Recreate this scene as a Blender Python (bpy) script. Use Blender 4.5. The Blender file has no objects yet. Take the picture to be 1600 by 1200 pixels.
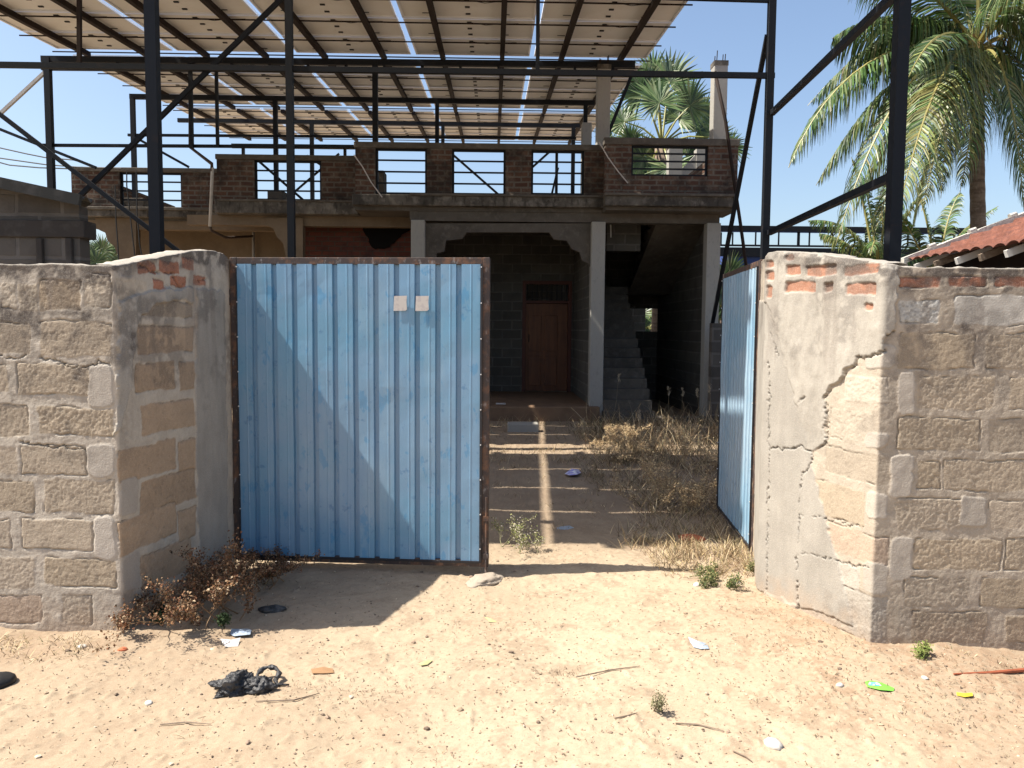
import bpy, math, random
import numpy as np
from mathutils import Vector, Matrix
R = math.radians
PI = math.pi
rnd = random.Random(7)
SC = bpy.context.scene
COL = SC.collection

# ------------------------------------------------------------------ camera
CAMZ = 1.55
F = 1220.0
PITCH, YAW, ROLL = math.atan(85/F), math.atan(30/F), R(0.43)
fw = Vector((math.sin(YAW)*math.cos(PITCH), math.cos(YAW)*math.cos(PITCH), -math.sin(PITCH)))
r0 = Vector((math.cos(YAW), -math.sin(YAW), 0))
u0 = r0.cross(fw)
cr = r0*math.cos(ROLL) + u0*math.sin(ROLL)
cu = u0*math.cos(ROLL) - r0*math.sin(ROLL)
cam = bpy.data.objects.new('camera', bpy.data.cameras.new('camera'))
COL.objects.link(cam)
cam.matrix_world = Matrix(((cr.x, cu.x, -fw.x, 0), (cr.y, cu.y, -fw.y, 0), (cr.z, cu.z, -fw.z, CAMZ), (0, 0, 0, 1)))
cam.data.sensor_width = 36
cam.data.lens = 36*F/1600
cam.data.clip_start = 0.05
cam.data.clip_end = 2000
SC.camera = cam

# ------------------------------------------------------------------ light
SUN_EL, SUN_AZ = R(55.3), R(4.5)      # sun stands to the left, 4.5 degrees to the viewer's side
s = Vector((-math.cos(SUN_EL)*math.cos(SUN_AZ), -math.cos(SUN_EL)*math.sin(SUN_AZ), math.sin(SUN_EL)))
W = bpy.data.worlds.new('World'); SC.world = W; W.use_nodes = True
nt = W.node_tree
bg = nt.nodes['Background']
sky = nt.nodes.new('ShaderNodeTexSky'); sky.sky_type = 'NISHITA'; sky.sun_disc = False
sky.sun_elevation = SUN_EL
sky.sun_rotation = math.atan2(s.x, s.y)
sky.air_density = 1.0; sky.dust_density = 2.2; sky.ozone_density = 1.5
nt.links.new(sky.outputs[0], bg.inputs[0]); bg.inputs[1].default_value = 0.10
sun = bpy.data.objects.new('sun', bpy.data.lights.new('sun', 'SUN'))
COL.objects.link(sun)
sun.data.energy = 4.9; sun.data.angle = R(0.5); sun.data.color = (1.0, 0.94, 0.84)
sun.rotation_euler = (-s).to_track_quat('-Z', 'Y').to_euler()
SC.view_settings.view_transform = 'Standard'; SC.view_settings.look = 'None'
SC.view_settings.exposure = 1.08; SC.view_settings.gamma = 1
SC.cycles.max_bounces = 8; SC.cycles.diffuse_bounces = 4
SC.cycles.use_denoising = True

# ------------------------------------------------------------------ helpers
def ray(px, py):
    return (fw + cr*((px-800)/F) + cu*((600-py)/F))
def P(px, py, Y):
    d = ray(px, py); t = Y/d.y
    return Vector((d.x*t, Y, CAMZ + d.z*t))
def G(px, py, z=0.0):
    d = ray(px, py); t = (z-CAMZ)/d.z
    return Vector((d.x*t, d.y*t, z))
def onplane(px, py, a, b):
    d = ray(px, py); n = Vector((-(b[1]-a[1]), b[0]-a[0], 0))
    t = (a[0]*n.x + a[1]*n.y)/(d.x*n.x + d.y*n.y)
    return Vector((d.x*t, d.y*t, CAMZ + d.z*t))

def tag(o, label=None, cat=None, group=None, kind=None):
    if label: o['label'] = label
    if cat: o['category'] = cat
    if group: o['group'] = group
    if kind: o['kind'] = kind
    return o
def thing(name, loc, label, cat, group=None):
    o = bpy.data.objects.new(name, None); COL.objects.link(o)
    o.location = loc; o.empty_display_size = 0.2
    return tag(o, label, cat, group)
def worldloc(p):
    v = Vector((0, 0, 0))
    while p is not None:
        v += Vector(p.location); p = p.parent
    return v
def linkmesh(name, me, parent=None, mats=()):
    for m in mats: me.materials.append(m)
    o = bpy.data.objects.new(name, me); COL.objects.link(o)
    if parent is not None: o.parent = parent
    return o
def smooth(me):
    me.polygons.foreach_set('use_smooth', [True]*len(me.polygons))

class MB:
    def __init__(s): s.v = []; s.f = []; s.m = []; s.c = []; s.cc = (1, 1, 1); s.mi = 0
    def add(s, vs, fs):
        o = len(s.v)
        s.v += [tuple(v) for v in vs]; s.c += [s.cc]*len(vs)
        s.f += [tuple(i+o for i in f) for f in fs]; s.m += [s.mi]*len(fs)
    BF = [(0, 3, 2, 1), (4, 5, 6, 7), (0, 1, 5, 4), (1, 2, 6, 5), (2, 3, 7, 6), (3, 0, 4, 7)]
    def box(s, x0, y0, z0, x1, y1, z1):
        s.add([(x0, y0, z0), (x1, y0, z0), (x1, y1, z0), (x0, y1, z0), (x0, y0, z1), (x1, y0, z1), (x1, y1, z1), (x0, y1, z1)], s.BF)
    def pbox(s, x0, y0, x1, y1, Y, d, Y2=None):      # pixel rectangle at depth Y, pushed d deeper
        a = P(x0, (y0+y1)/2, Y); b = P(x1, (y0+y1)/2, Y); c = P((x0+x1)/2, y0, Y); e = P((x0+x1)/2, y1, Y)
        s.box(a.x, Y, e.z, b.x, Y+d, c.z)
    def bar(s, p, q, w, h=None, up=(0, 0, 1)):
        h = w if h is None else h
        p = Vector(p); q = Vector(q); t = (q-p).normalized()
        u = Vector(up)
        if abs(t.dot(u)) > 0.98: u = Vector((0, 1, 0))
        a = t.cross(u).normalized()*(w/2); b = a.cross(t).normalized()*(h/2)
        vs = [p-a-b, p+a-b, p+a+b, p-a+b, q-a-b, q+a-b, q+a+b, q-a+b]
        s.add(vs, [(0, 1, 2, 3), (7, 6, 5, 4), (4, 5, 1, 0), (5, 6, 2, 1), (6, 7, 3, 2), (7, 4, 0, 3)])
    def tube(s, pts, r, n=8, cap=True):
        pts = [Vector(p) for p in pts]; k = len(pts)
        rs = r if isinstance(r, (list, tuple)) else [r]*k
        rings = []; prev = None
        for i, p in enumerate(pts):
            t = (pts[min(i+1, k-1)]-pts[max(i-1, 0)]).normalized()
            if prev is None:
                a = t.orthogonal().normalized()
            else:
                a = (prev - t*prev.dot(t)).normalized()
            prev = a; b = t.cross(a)
            rings += [p + (a*math.cos(2*PI*j/n) + b*math.sin(2*PI*j/n))*rs[i] for j in range(n)]
        fs = [(i*n+j, i*n+(j+1) % n, (i+1)*n+(j+1) % n, (i+1)*n+j) for i in range(k-1) for j in range(n)]
        if cap: fs += [tuple(range(n-1, -1, -1)), tuple((k-1)*n+j for j in range(n))]
        s.add(rings, fs)
    def prism(s, poly, Y0, Y1):       # poly (x,z) counter-clockwise seen from the viewer
        n = len(poly)
        vs = [(x, Y0, z) for x, z in poly] + [(x, Y1, z) for x, z in poly]
        s.add(vs, [tuple(range(n)), tuple(range(2*n-1, n-1, -1))] + [(i, n+i, n+(i+1) % n, (i+1) % n) for i in range(n)])
    def ribbon(s, pts, ws, side):
        vs = []
        for p, w, sd in zip(pts, ws, side): vs += [p - sd*w/2, p + sd*w/2]
        s.add(vs, [(2*i, 2*i+1, 2*i+3, 2*i+2) for i in range(len(pts)-1)])
    def build(s, name, mats, parent=None, sm=False, bevel=0, colattr=False):
        off = worldloc(parent)
        me = bpy.data.meshes.new(name)
        v = np.array(s.v, dtype=np.float64) - np.array(off)
        me.from_pydata(v.tolist(), [], s.f)
        if len(set(s.m)) > 1: me.polygons.foreach_set('material_index', s.m)
        if colattr:
            ca = me.color_attributes.new('Col', 'FLOAT_COLOR', 'POINT')
            c = np.ones((len(s.v), 4)); c[:, :3] = np.array(s.c)
            ca.data.foreach_set('color', c.ravel())
        if sm: smooth(me)
        me.update()
        o = linkmesh(name, me, parent, mats if isinstance(mats, (list, tuple)) else [mats])
        if bevel:
            b = o.modifiers.new('b', 'BEVEL'); b.width = bevel; b.segments = 2; b.limit_method = 'ANGLE'
        return o

# numpy noise
def _h(ix, iy, seed):
    n = (ix.astype(np.int64)*374761393 + iy.astype(np.int64)*668265263 + seed*1442695041) & 0x7fffffff
    n = ((n ^ (n >> 13))*1274126177) & 0x7fffffff
    n = ((n ^ (n >> 15))*2246822519) & 0x7fffffff
    return ((n ^ (n >> 14)) & 0xffff)/65535.0
def vn(x, y, seed=0):
    xi = np.floor(x); yi = np.floor(y); fx = x-xi; fy = y-yi
    fx = fx*fx*(3-2*fx); fy = fy*fy*(3-2*fy)
    a = _h(xi, yi, seed); b = _h(xi+1, yi, seed); c = _h(xi, yi+1, seed); d = _h(xi+1, yi+1, seed)
    return (a*(1-fx)+b*fx)*(1-fy) + (c*(1-fx)+d*fx)*fy
def fbm(x, y, sc, seed=0, oc=4, g=.5):
    r = 0; a = 1; t = 0
    for i in range(oc):
        r = r + a*vn(x*sc+17.3*i, y*sc-9.1*i, seed+i*31); t += a; a *= g; sc *= 2.03
    return r/t
def sst(a, b, x):
    t = np.clip((x-a)/(b-a), 0, 1); return t*t*(3-2*t)
def gridmesh(name, X, Y, Z, C, mats, parent=None, flip=False):
    off = worldloc(parent)
    n, m = X.shape
    me = bpy.data.meshes.new(name)
    co = np.stack([X-off.x, Y-off.y, Z-off.z], -1).reshape(-1, 3)
    idx = np.arange(n*m).reshape(n, m)
    q = np.stack([idx[:-1, :-1], idx[:-1, 1:], idx[1:, 1:], idx[1:, :-1]], -1).reshape(-1, 4)
    if flip: q = q[:, ::-1]
    me.vertices.add(n*m); me.vertices.foreach_set('co', co.ravel().astype(np.float32))
    me.loops.add(q.size); me.loops.foreach_set('vertex_index', q.ravel().astype(np.int32))
    me.polygons.add(len(q)); me.polygons.foreach_set('loop_start', np.arange(0, q.size, 4, dtype=np.int32))
    me.polygons.foreach_set('use_smooth', np.ones(len(q), dtype=bool))
    if C is not None:
        ca = me.color_attributes.new('Col', 'FLOAT_COLOR', 'POINT')
        c4 = np.ones((n*m, 4), dtype=np.float32); c4[:, :3] = C.reshape(-1, 3)
        ca.data.foreach_set('color', c4.ravel())
    me.update(calc_edges=True); me.validate()
    return linkmesh(name, me, parent, mats)

# ------------------------------------------------------------------ materials
def mat(name, col, rough=.85, layers=(), bump=(), metal=0, attr=False, spec=.4, trans=0, brick=None):
    m = bpy.data.materials.new(name); m.use_nodes = True
    t = m.node_tree; N = t.nodes; L = t.links
    b = N['Principled BSDF']
    b.inputs['Roughness'].default_value = rough; b.inputs['Metallic'].default_value = metal
    b.inputs['Specular IOR Level'].default_value = spec
    tc = N.new('ShaderNodeTexCoord'); geo = tc.outputs['Object']
    if attr:
        a = N.new('ShaderNodeAttribute'); a.attribute_name = 'Col'; cur = a.outputs['Color']
    else:
        r = N.new('ShaderNodeRGB'); r.outputs[0].default_value = (*col, 1); cur = r.outputs[0]
    hb = []
    if brick:
        bt = N.new('ShaderNodeTexBrick')
        c1, c2, mo, bw, rh, ms = brick
        mp = N.new('ShaderNodeMapping'); mp.inputs['Rotation'].default_value = (PI/2, 0, 0)
        # warp the courses a little
        nz = N.new('ShaderNodeTexNoise'); nz.inputs['Scale'].default_value = 6; L.new(geo, nz.inputs['Vector'])
        vm = N.new('ShaderNodeVectorMath'); vm.operation = 'MULTIPLY_ADD'; vm.inputs[1].default_value = (.02, .02, .02)
        L.new(nz.outputs['Color'], vm.inputs[0]); L.new(geo, vm.inputs[2])
        L.new(vm.outputs[0], mp.inputs[0]); L.new(mp.outputs[0], bt.inputs['Vector'])
        bt.inputs['Color1'].default_value = (*c1, 1); bt.inputs['Color2'].default_value = (*c2, 1); bt.inputs['Mortar'].default_value = (*mo, 1)
        bt.inputs['Scale'].default_value = 1; bt.inputs['Brick Width'].default_value = bw; bt.inputs['Row Height'].default_value = rh
        bt.inputs['Mortar Size'].default_value = ms; bt.inputs['Mortar Smooth'].default_value = .3
        cur = bt.outputs['Color']; hb.append((bt.outputs['Fac'], -.6))
    for (sc, lo, hi, c2, amt, *st) in layers:
        nz = N.new('ShaderNodeTexNoise'); nz.inputs['Scale'].default_value = sc; nz.inputs['Detail'].default_value = 6
        nz.inputs['Roughness'].default_value = .62
        if st:
            mp = N.new('ShaderNodeMapping'); mp.inputs['Scale'].default_value = st[0]
            L.new(geo, mp.inputs[0]); L.new(mp.outputs[0], nz.inputs['Vector'])
        else: L.new(geo, nz.inputs['Vector'])
        mr = N.new('ShaderNodeMapRange'); mr.inputs[1].default_value = lo; mr.inputs[2].default_value = hi; mr.inputs[4].default_value = amt
        L.new(nz.outputs[0], mr.inputs[0])
        mx = N.new('ShaderNodeMix'); mx.data_type = 'RGBA'
        L.new(mr.outputs[0], mx.inputs[0]); L.new(cur, mx.inputs[6]); mx.inputs[7].default_value = (*c2, 1)
        cur = mx.outputs[2]
    L.new(cur, b.inputs['Base Color'])
    last = None
    for (sc, stren, dist) in bump:
        nz = N.new('ShaderNodeTexNoise'); nz.inputs['Scale'].default_value = sc; nz.inputs['Detail'].default_value = 5
        L.new(geo, nz.inputs['Vector'])
        bn = N.new('ShaderNodeBump'); bn.inputs['Strength'].default_value = stren; bn.inputs['Distance'].default_value = dist
        L.new(nz.outputs[0], bn.inputs['Height'])
        if last: L.new(last, bn.inputs['Normal'])
        last = bn.outputs[0]
    for (o, k) in hb:
        bn = N.new('ShaderNodeBump'); bn.inputs['Strength'].default_value = abs(k); bn.inputs['Distance'].default_value = .01; bn.invert = k < 0
        L.new(o, bn.inputs['Height'])
        if last: L.new(last, bn.inputs['Normal'])
        last = bn.outputs[0]
    if last: L.new(last, b.inputs['Normal'])
    if trans:
        tr = N.new('ShaderNodeBsdfTranslucent'); L.new(cur, tr.inputs[0])
        ms_ = N.new('ShaderNodeMixShader'); ms_.inputs[0].default_value = trans
        out = N['Material Output']
        L.new(b.outputs[0], ms_.inputs[1]); L.new(tr.outputs[0], ms_.inputs[2]); L.new(ms_.outputs[0], out.inputs[0])
    return m

M = {}
M['ground'] = mat('sand', (1, 1, 1), .95, attr=True, spec=.1,
    layers=[(55, .5, .75, (.26, .185, .125), .35), (300, .5, .7, (.50, .42, .32), .45), (110, .56, .68, (.20, .14, .10), .35), (230, .6, .75, (.14, .10, .07), .5)],
    bump=[(120, .3, .004), (320, .4, .002)])
M['masonry'] = mat('block_masonry', (1, 1, 1), .95, attr=True, spec=.15,
    layers=[(70, .55, .75, (.22, .17, .13), .35), (190, .5, .75, (.62, .55, .44), .35)],
    bump=[(120, .35, .006), (300, .35, .003)])
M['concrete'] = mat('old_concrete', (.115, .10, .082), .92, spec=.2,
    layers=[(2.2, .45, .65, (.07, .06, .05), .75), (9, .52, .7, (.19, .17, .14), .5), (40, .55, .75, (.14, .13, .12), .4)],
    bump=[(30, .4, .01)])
M['concrete_dark'] = mat('stained_slab_edge', (.14, .125, .105), .95, spec=.1,
    layers=[(1.6, .42, .6, (.05, .045, .04), .85), (7, .52, .68, (.27, .245, .21), .6), (14, .52, .66, (.03, .028, .025), .7, (1, 1, .3))],
    bump=[(30, .5, .01)])
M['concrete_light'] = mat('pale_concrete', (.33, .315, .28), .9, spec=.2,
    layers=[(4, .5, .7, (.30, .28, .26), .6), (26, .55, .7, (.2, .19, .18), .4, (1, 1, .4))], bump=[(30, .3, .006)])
M['beige'] = mat('beige_plaster', (.20, .15, .10), .9, spec=.15, layers=[(2, .45, .7, (.13, .10, .07), .7), (18, .5, .8, (.26, .2, .14), .4)], bump=[(20, .2, .005)])
M['brick'] = mat('brick_parapet', (.3, .12, .07), .95, spec=.1, brick=((.125, .068, .046), (.08, .045, .034), (.14, .12, .098), .235, .088, .017),
    layers=[(2.4, .46, .62, (.035, .03, .027), .8), (6, .5, .7, (.22, .18, .14), .45), (30, .55, .7, (.05, .04, .035), .6)], bump=[(40, .4, .01)])
M['brick_wall'] = mat('dark_brick_wall', (.3, .12, .07), .95, spec=.1, brick=((.15, .05, .035), (.10, .04, .03), (.09, .065, .05), .235, .088, .012),
    layers=[(2.2, .5, .66, (.04, .03, .03), .7)], bump=[(40, .4, .01)])
M['blockwork'] = mat('grey_blockwork', (.3, .3, .3), .95, spec=.1, brick=((.12, .112, .095), (.088, .083, .072), (.15, .14, .125), .40, .195, .016),
    layers=[(3, .45, .65, (.07, .065, .06), .6)], bump=[(40, .5, .01)])
M['floor_clay'] = mat('clay_floor', (.21, .135, .085), .95, spec=.1, layers=[(5, .4, .7, (.14, .09, .06), .7)], bump=[(20, .3, .01)])
M['flat_black'] = mat('matte_black', (.012, .011, .01), 1, spec=0)
M['steel'] = mat('painted_black_steel', (.008, .010, .014), .6, spec=.25, layers=[(8, .58, .7, (.03, .018, .013), .5)])
M['steel_rust'] = mat('rusty_dark_steel', (.024, .014, .010), .75, spec=.2, layers=[(7, .5, .7, (.012, .011, .012), .7)])
M['alu'] = mat('aluminium_frame', (.80, .82, .86), .4, metal=.3)
M['backsheet'] = mat('panel_backsheet', (.86, .85, .81), .7, layers=[(.5, .4, .65, (.74, .72, .67), .7), (1.5, .45, .75, (.78, .74, .66), .6), (12, .6, .75, (.66, .62, .55), .4)])
M['black'] = mat('black_plastic', (.012, .012, .013), .5)
M['pv'] = mat('pv_glass', (.015, .02, .05), .12, spec=.6)
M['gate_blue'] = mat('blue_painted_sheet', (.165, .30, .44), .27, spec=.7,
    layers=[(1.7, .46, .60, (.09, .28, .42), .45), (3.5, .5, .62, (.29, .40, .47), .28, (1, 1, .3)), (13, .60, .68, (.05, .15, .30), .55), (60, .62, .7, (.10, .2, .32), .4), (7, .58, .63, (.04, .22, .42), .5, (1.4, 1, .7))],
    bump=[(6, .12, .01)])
M['gate_blue_pale'] = mat('sunlit_blue_sheet', (.33, .46, .57), .25, spec=.8,
    layers=[(1.7, .46, .60, (.14, .33, .48), .5), (3.5, .5, .62, (.34, .44, .50), .3, (1, 1, .3)), (13, .60, .68, (.08, .18, .32), .4)], bump=[(6, .12, .01)])  # same gate paint made paler: the sun's brightness is put into the colour
M['gate_frame'] = mat('gate_rusty_tube', (.05, .036, .032), .6, spec=.4, layers=[(14, .48, .62, (.16, .08, .045), .8), (30, .58, .7, (.35, .33, .32), .5, (1, 1, .5))], bump=[(60, .3, .003)])
M['gate_black'] = mat('gate_black_strip', (.02, .018, .02), .6, layers=[(40, .6, .7, (.2, .18, .17), .5)])
M['paper'] = mat('torn_paper', (.52, .48, .44), .9, layers=[(30, .52, .62, (.40, .36, .36), .6)])
M['screw'] = mat('screw_zinc', (.7, .7, .7), .4, metal=.5)
M['door'] = mat('brown_door', (.15, .055, .022), .55, spec=.4, layers=[(3, .45, .65, (.24, .095, .035), .7, (4, 1, .3)), (2, .5, .7, (.06, .022, .014), .6)])
M['door_frame'] = mat('door_frame_wood', (.10, .03, .018), .6)
M['tile'] = mat('clay_tile', (.165, .068, .048), .9, spec=.15, layers=[(2.5, .46, .64, (.11, .05, .04), .7), (14, .5, .7, (.30, .13, .09), .5), (30, .54, .68, (.06, .04, .035), .6)], bump=[(40, .4, .01)])
M['lime'] = mat('lime_mortar', (.42, .40, .36), .95, layers=[(8, .5, .7, (.3, .28, .25), .6)], bump=[(20, .6, .02)])
M['wall_white'] = mat('limewashed_wall', (.62, .60, .57), .9, layers=[(3, .5, .7, (.4, .38, .35), .5)])
M['asbestos'] = mat('asbestos_roof', (.055, .055, .05), .95, layers=[(5, .5, .7, (.14, .13, .12), .7)])
M['shed_wall'] = mat('shed_block_wall', (.3, .3, .3), .95, spec=.1, brick=((.13, .115, .10), (.10, .09, .08), (.16, .145, .13), .42, .2, .02), layers=[(2, .45, .7, (.05, .045, .04), .6)], bump=[(30, .5, .01)])
M['shed_band'] = mat('shed_dark_band', (.05, .043, .038), .95, layers=[(4, .5, .7, (.11, .10, .09), .7)])
M['blue_sheet'] = mat('dark_blue_sheet', (.02, .05, .20), .5)
M['pvc'] = mat('grey_pipe', (.50, .48, .44), .6, layers=[(5, .5, .7, (.3, .28, .25), .6)])
M['pipe_brown'] = mat('old_brown_pipe', (.06, .04, .03), .7)
M['cable'] = mat('black_cable', (.015, .015, .015), .6)
M['leaf'] = mat('palm_leaf', (1, 1, 1), .45, attr=True, spec=.5, trans=.25, layers=[(3, .5, .7, (.10, .13, .03), .3)])
M['dry'] = mat('dry_stalk', (1, 1, 1), .85, attr=True, spec=.15, trans=.2)
M['trunk'] = mat('palm_trunk', (.20, .15, .11), .95, layers=[(3, .45, .6, (.10, .07, .05), .7, (1, 1, 6)), (20, .5, .7, (.33, .27, .21), .5)], bump=[(12, .6, .03)])
M['stone'] = mat('pale_stone', (.48, .45, .40), .9, layers=[(30, .5, .7, (.4, .36, .32), .6)], bump=[(60, .5, .006)])
M['lump'] = mat('dusty_concrete_lump', (.33, .275, .215), .95, layers=[(30, .5, .7, (.3, .24, .19), .6)], bump=[(60, .5, .006)])
M['gravel'] = mat('gravel', (1, 1, 1), .95, attr=True, spec=.1)
M['bag'] = mat('black_plastic_bag', (.02, .02, .022), .5, spec=.45, layers=[(22, .48, .66, (.12, .115, .11), .7)], bump=[(70, .9, .012)])
M['rubber'] = mat('black_rubber', (.012, .012, .013), .6)
M['rust_bar'] = mat('rust_bar', (.26, .07, .03), .85, layers=[(30, .5, .7, (.12, .04, .02), .7)])
M['fired'] = mat('fired_brick', (.45, .13, .06), .95, bump=[(60, .5, .006)])

# ------------------------------------------------------------------ ground
def axis(lo, hi, dense, d, grow, far_lo, far_hi):
    a = list(np.arange(dense[0], dense[1], d))
    x = dense[1]; st = d
    while x < far_hi: a.append(x); st *= grow; x += st
    b = []; x = dense[0]-d; st = d
    while x > far_lo: b.append(x); st *= grow; x -= st
    return np.array(b[::-1] + a)
gx = axis(0, 0, (-2.7, 2.8), .0095, 1.25, -400, 400)
gy = axis(0, 0, (2.55, 5.6), .0095, 1.035, -60, 900)
GX, GY = np.meshgrid(gx, gy)
def ground_h(X, Y):
    near = np.exp(-((X/9)**4)) * np.where(Y > 0, np.exp(-np.clip(Y-9, 0, 50)/6), 1)
    h = (fbm(X, Y, .7, 3, 3)-.5)*.07 + (fbm(X, Y, 3.1, 5, 3)-.5)*.026
    h = h + (fbm(X, Y, 11, 8, 3)-.5)*.010 + (fbm(X, Y, 45, 11, 2)-.5)*.0042 + (vn(X*2.2+.3*Y, Y*1.1, 91)-.5)*.016
    clod = np.clip(fbm(X, Y, 26, 14, 2)-.66, 0, 1)*.04
    return (h + clod)*near
GZ = ground_h(GX, GY)
track = np.exp(-((GX-.55-.12*(GY-3))/1.25)**2) * sst(5.9, 4.6, GY) + .3*sst(-1.0, -2.5, GX)*sst(3.9, 3.0, GY)
n1 = fbm(GX, GY, 1.7, 21, 4); n2 = fbm(GX, GY, 8, 25, 4); n3 = fbm(GX, GY, 60, 29, 2)
pale = np.array([.385, .308, .215]); pink = np.array([.30, .228, .156]); brown = np.array([.21, .15, .10])
t1 = np.clip(track*1.1 + (n1-.5)*1.1 + (n2-.5)*.9, 0, 1)[..., None]
C = pink*(1-t1) + pale*t1
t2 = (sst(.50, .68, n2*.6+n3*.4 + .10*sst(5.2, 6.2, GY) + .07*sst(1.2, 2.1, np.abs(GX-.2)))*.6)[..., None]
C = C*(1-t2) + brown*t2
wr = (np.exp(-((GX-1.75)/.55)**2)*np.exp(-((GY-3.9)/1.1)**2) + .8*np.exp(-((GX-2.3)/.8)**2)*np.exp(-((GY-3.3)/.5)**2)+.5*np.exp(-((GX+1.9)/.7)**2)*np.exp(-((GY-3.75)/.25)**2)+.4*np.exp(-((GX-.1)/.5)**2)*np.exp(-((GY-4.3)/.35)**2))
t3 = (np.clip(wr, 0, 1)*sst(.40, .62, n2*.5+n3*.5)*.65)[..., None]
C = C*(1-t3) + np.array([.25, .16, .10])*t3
C = C*(.88+.24*n3)[..., None]
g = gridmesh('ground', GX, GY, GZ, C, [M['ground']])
tag(g, 'pale sandy bare ground of the lane and yard', None, None, 'structure')
def gz(x, y):
    return float(ground_h(np.array([x]), np.array([y]))[0])

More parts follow.
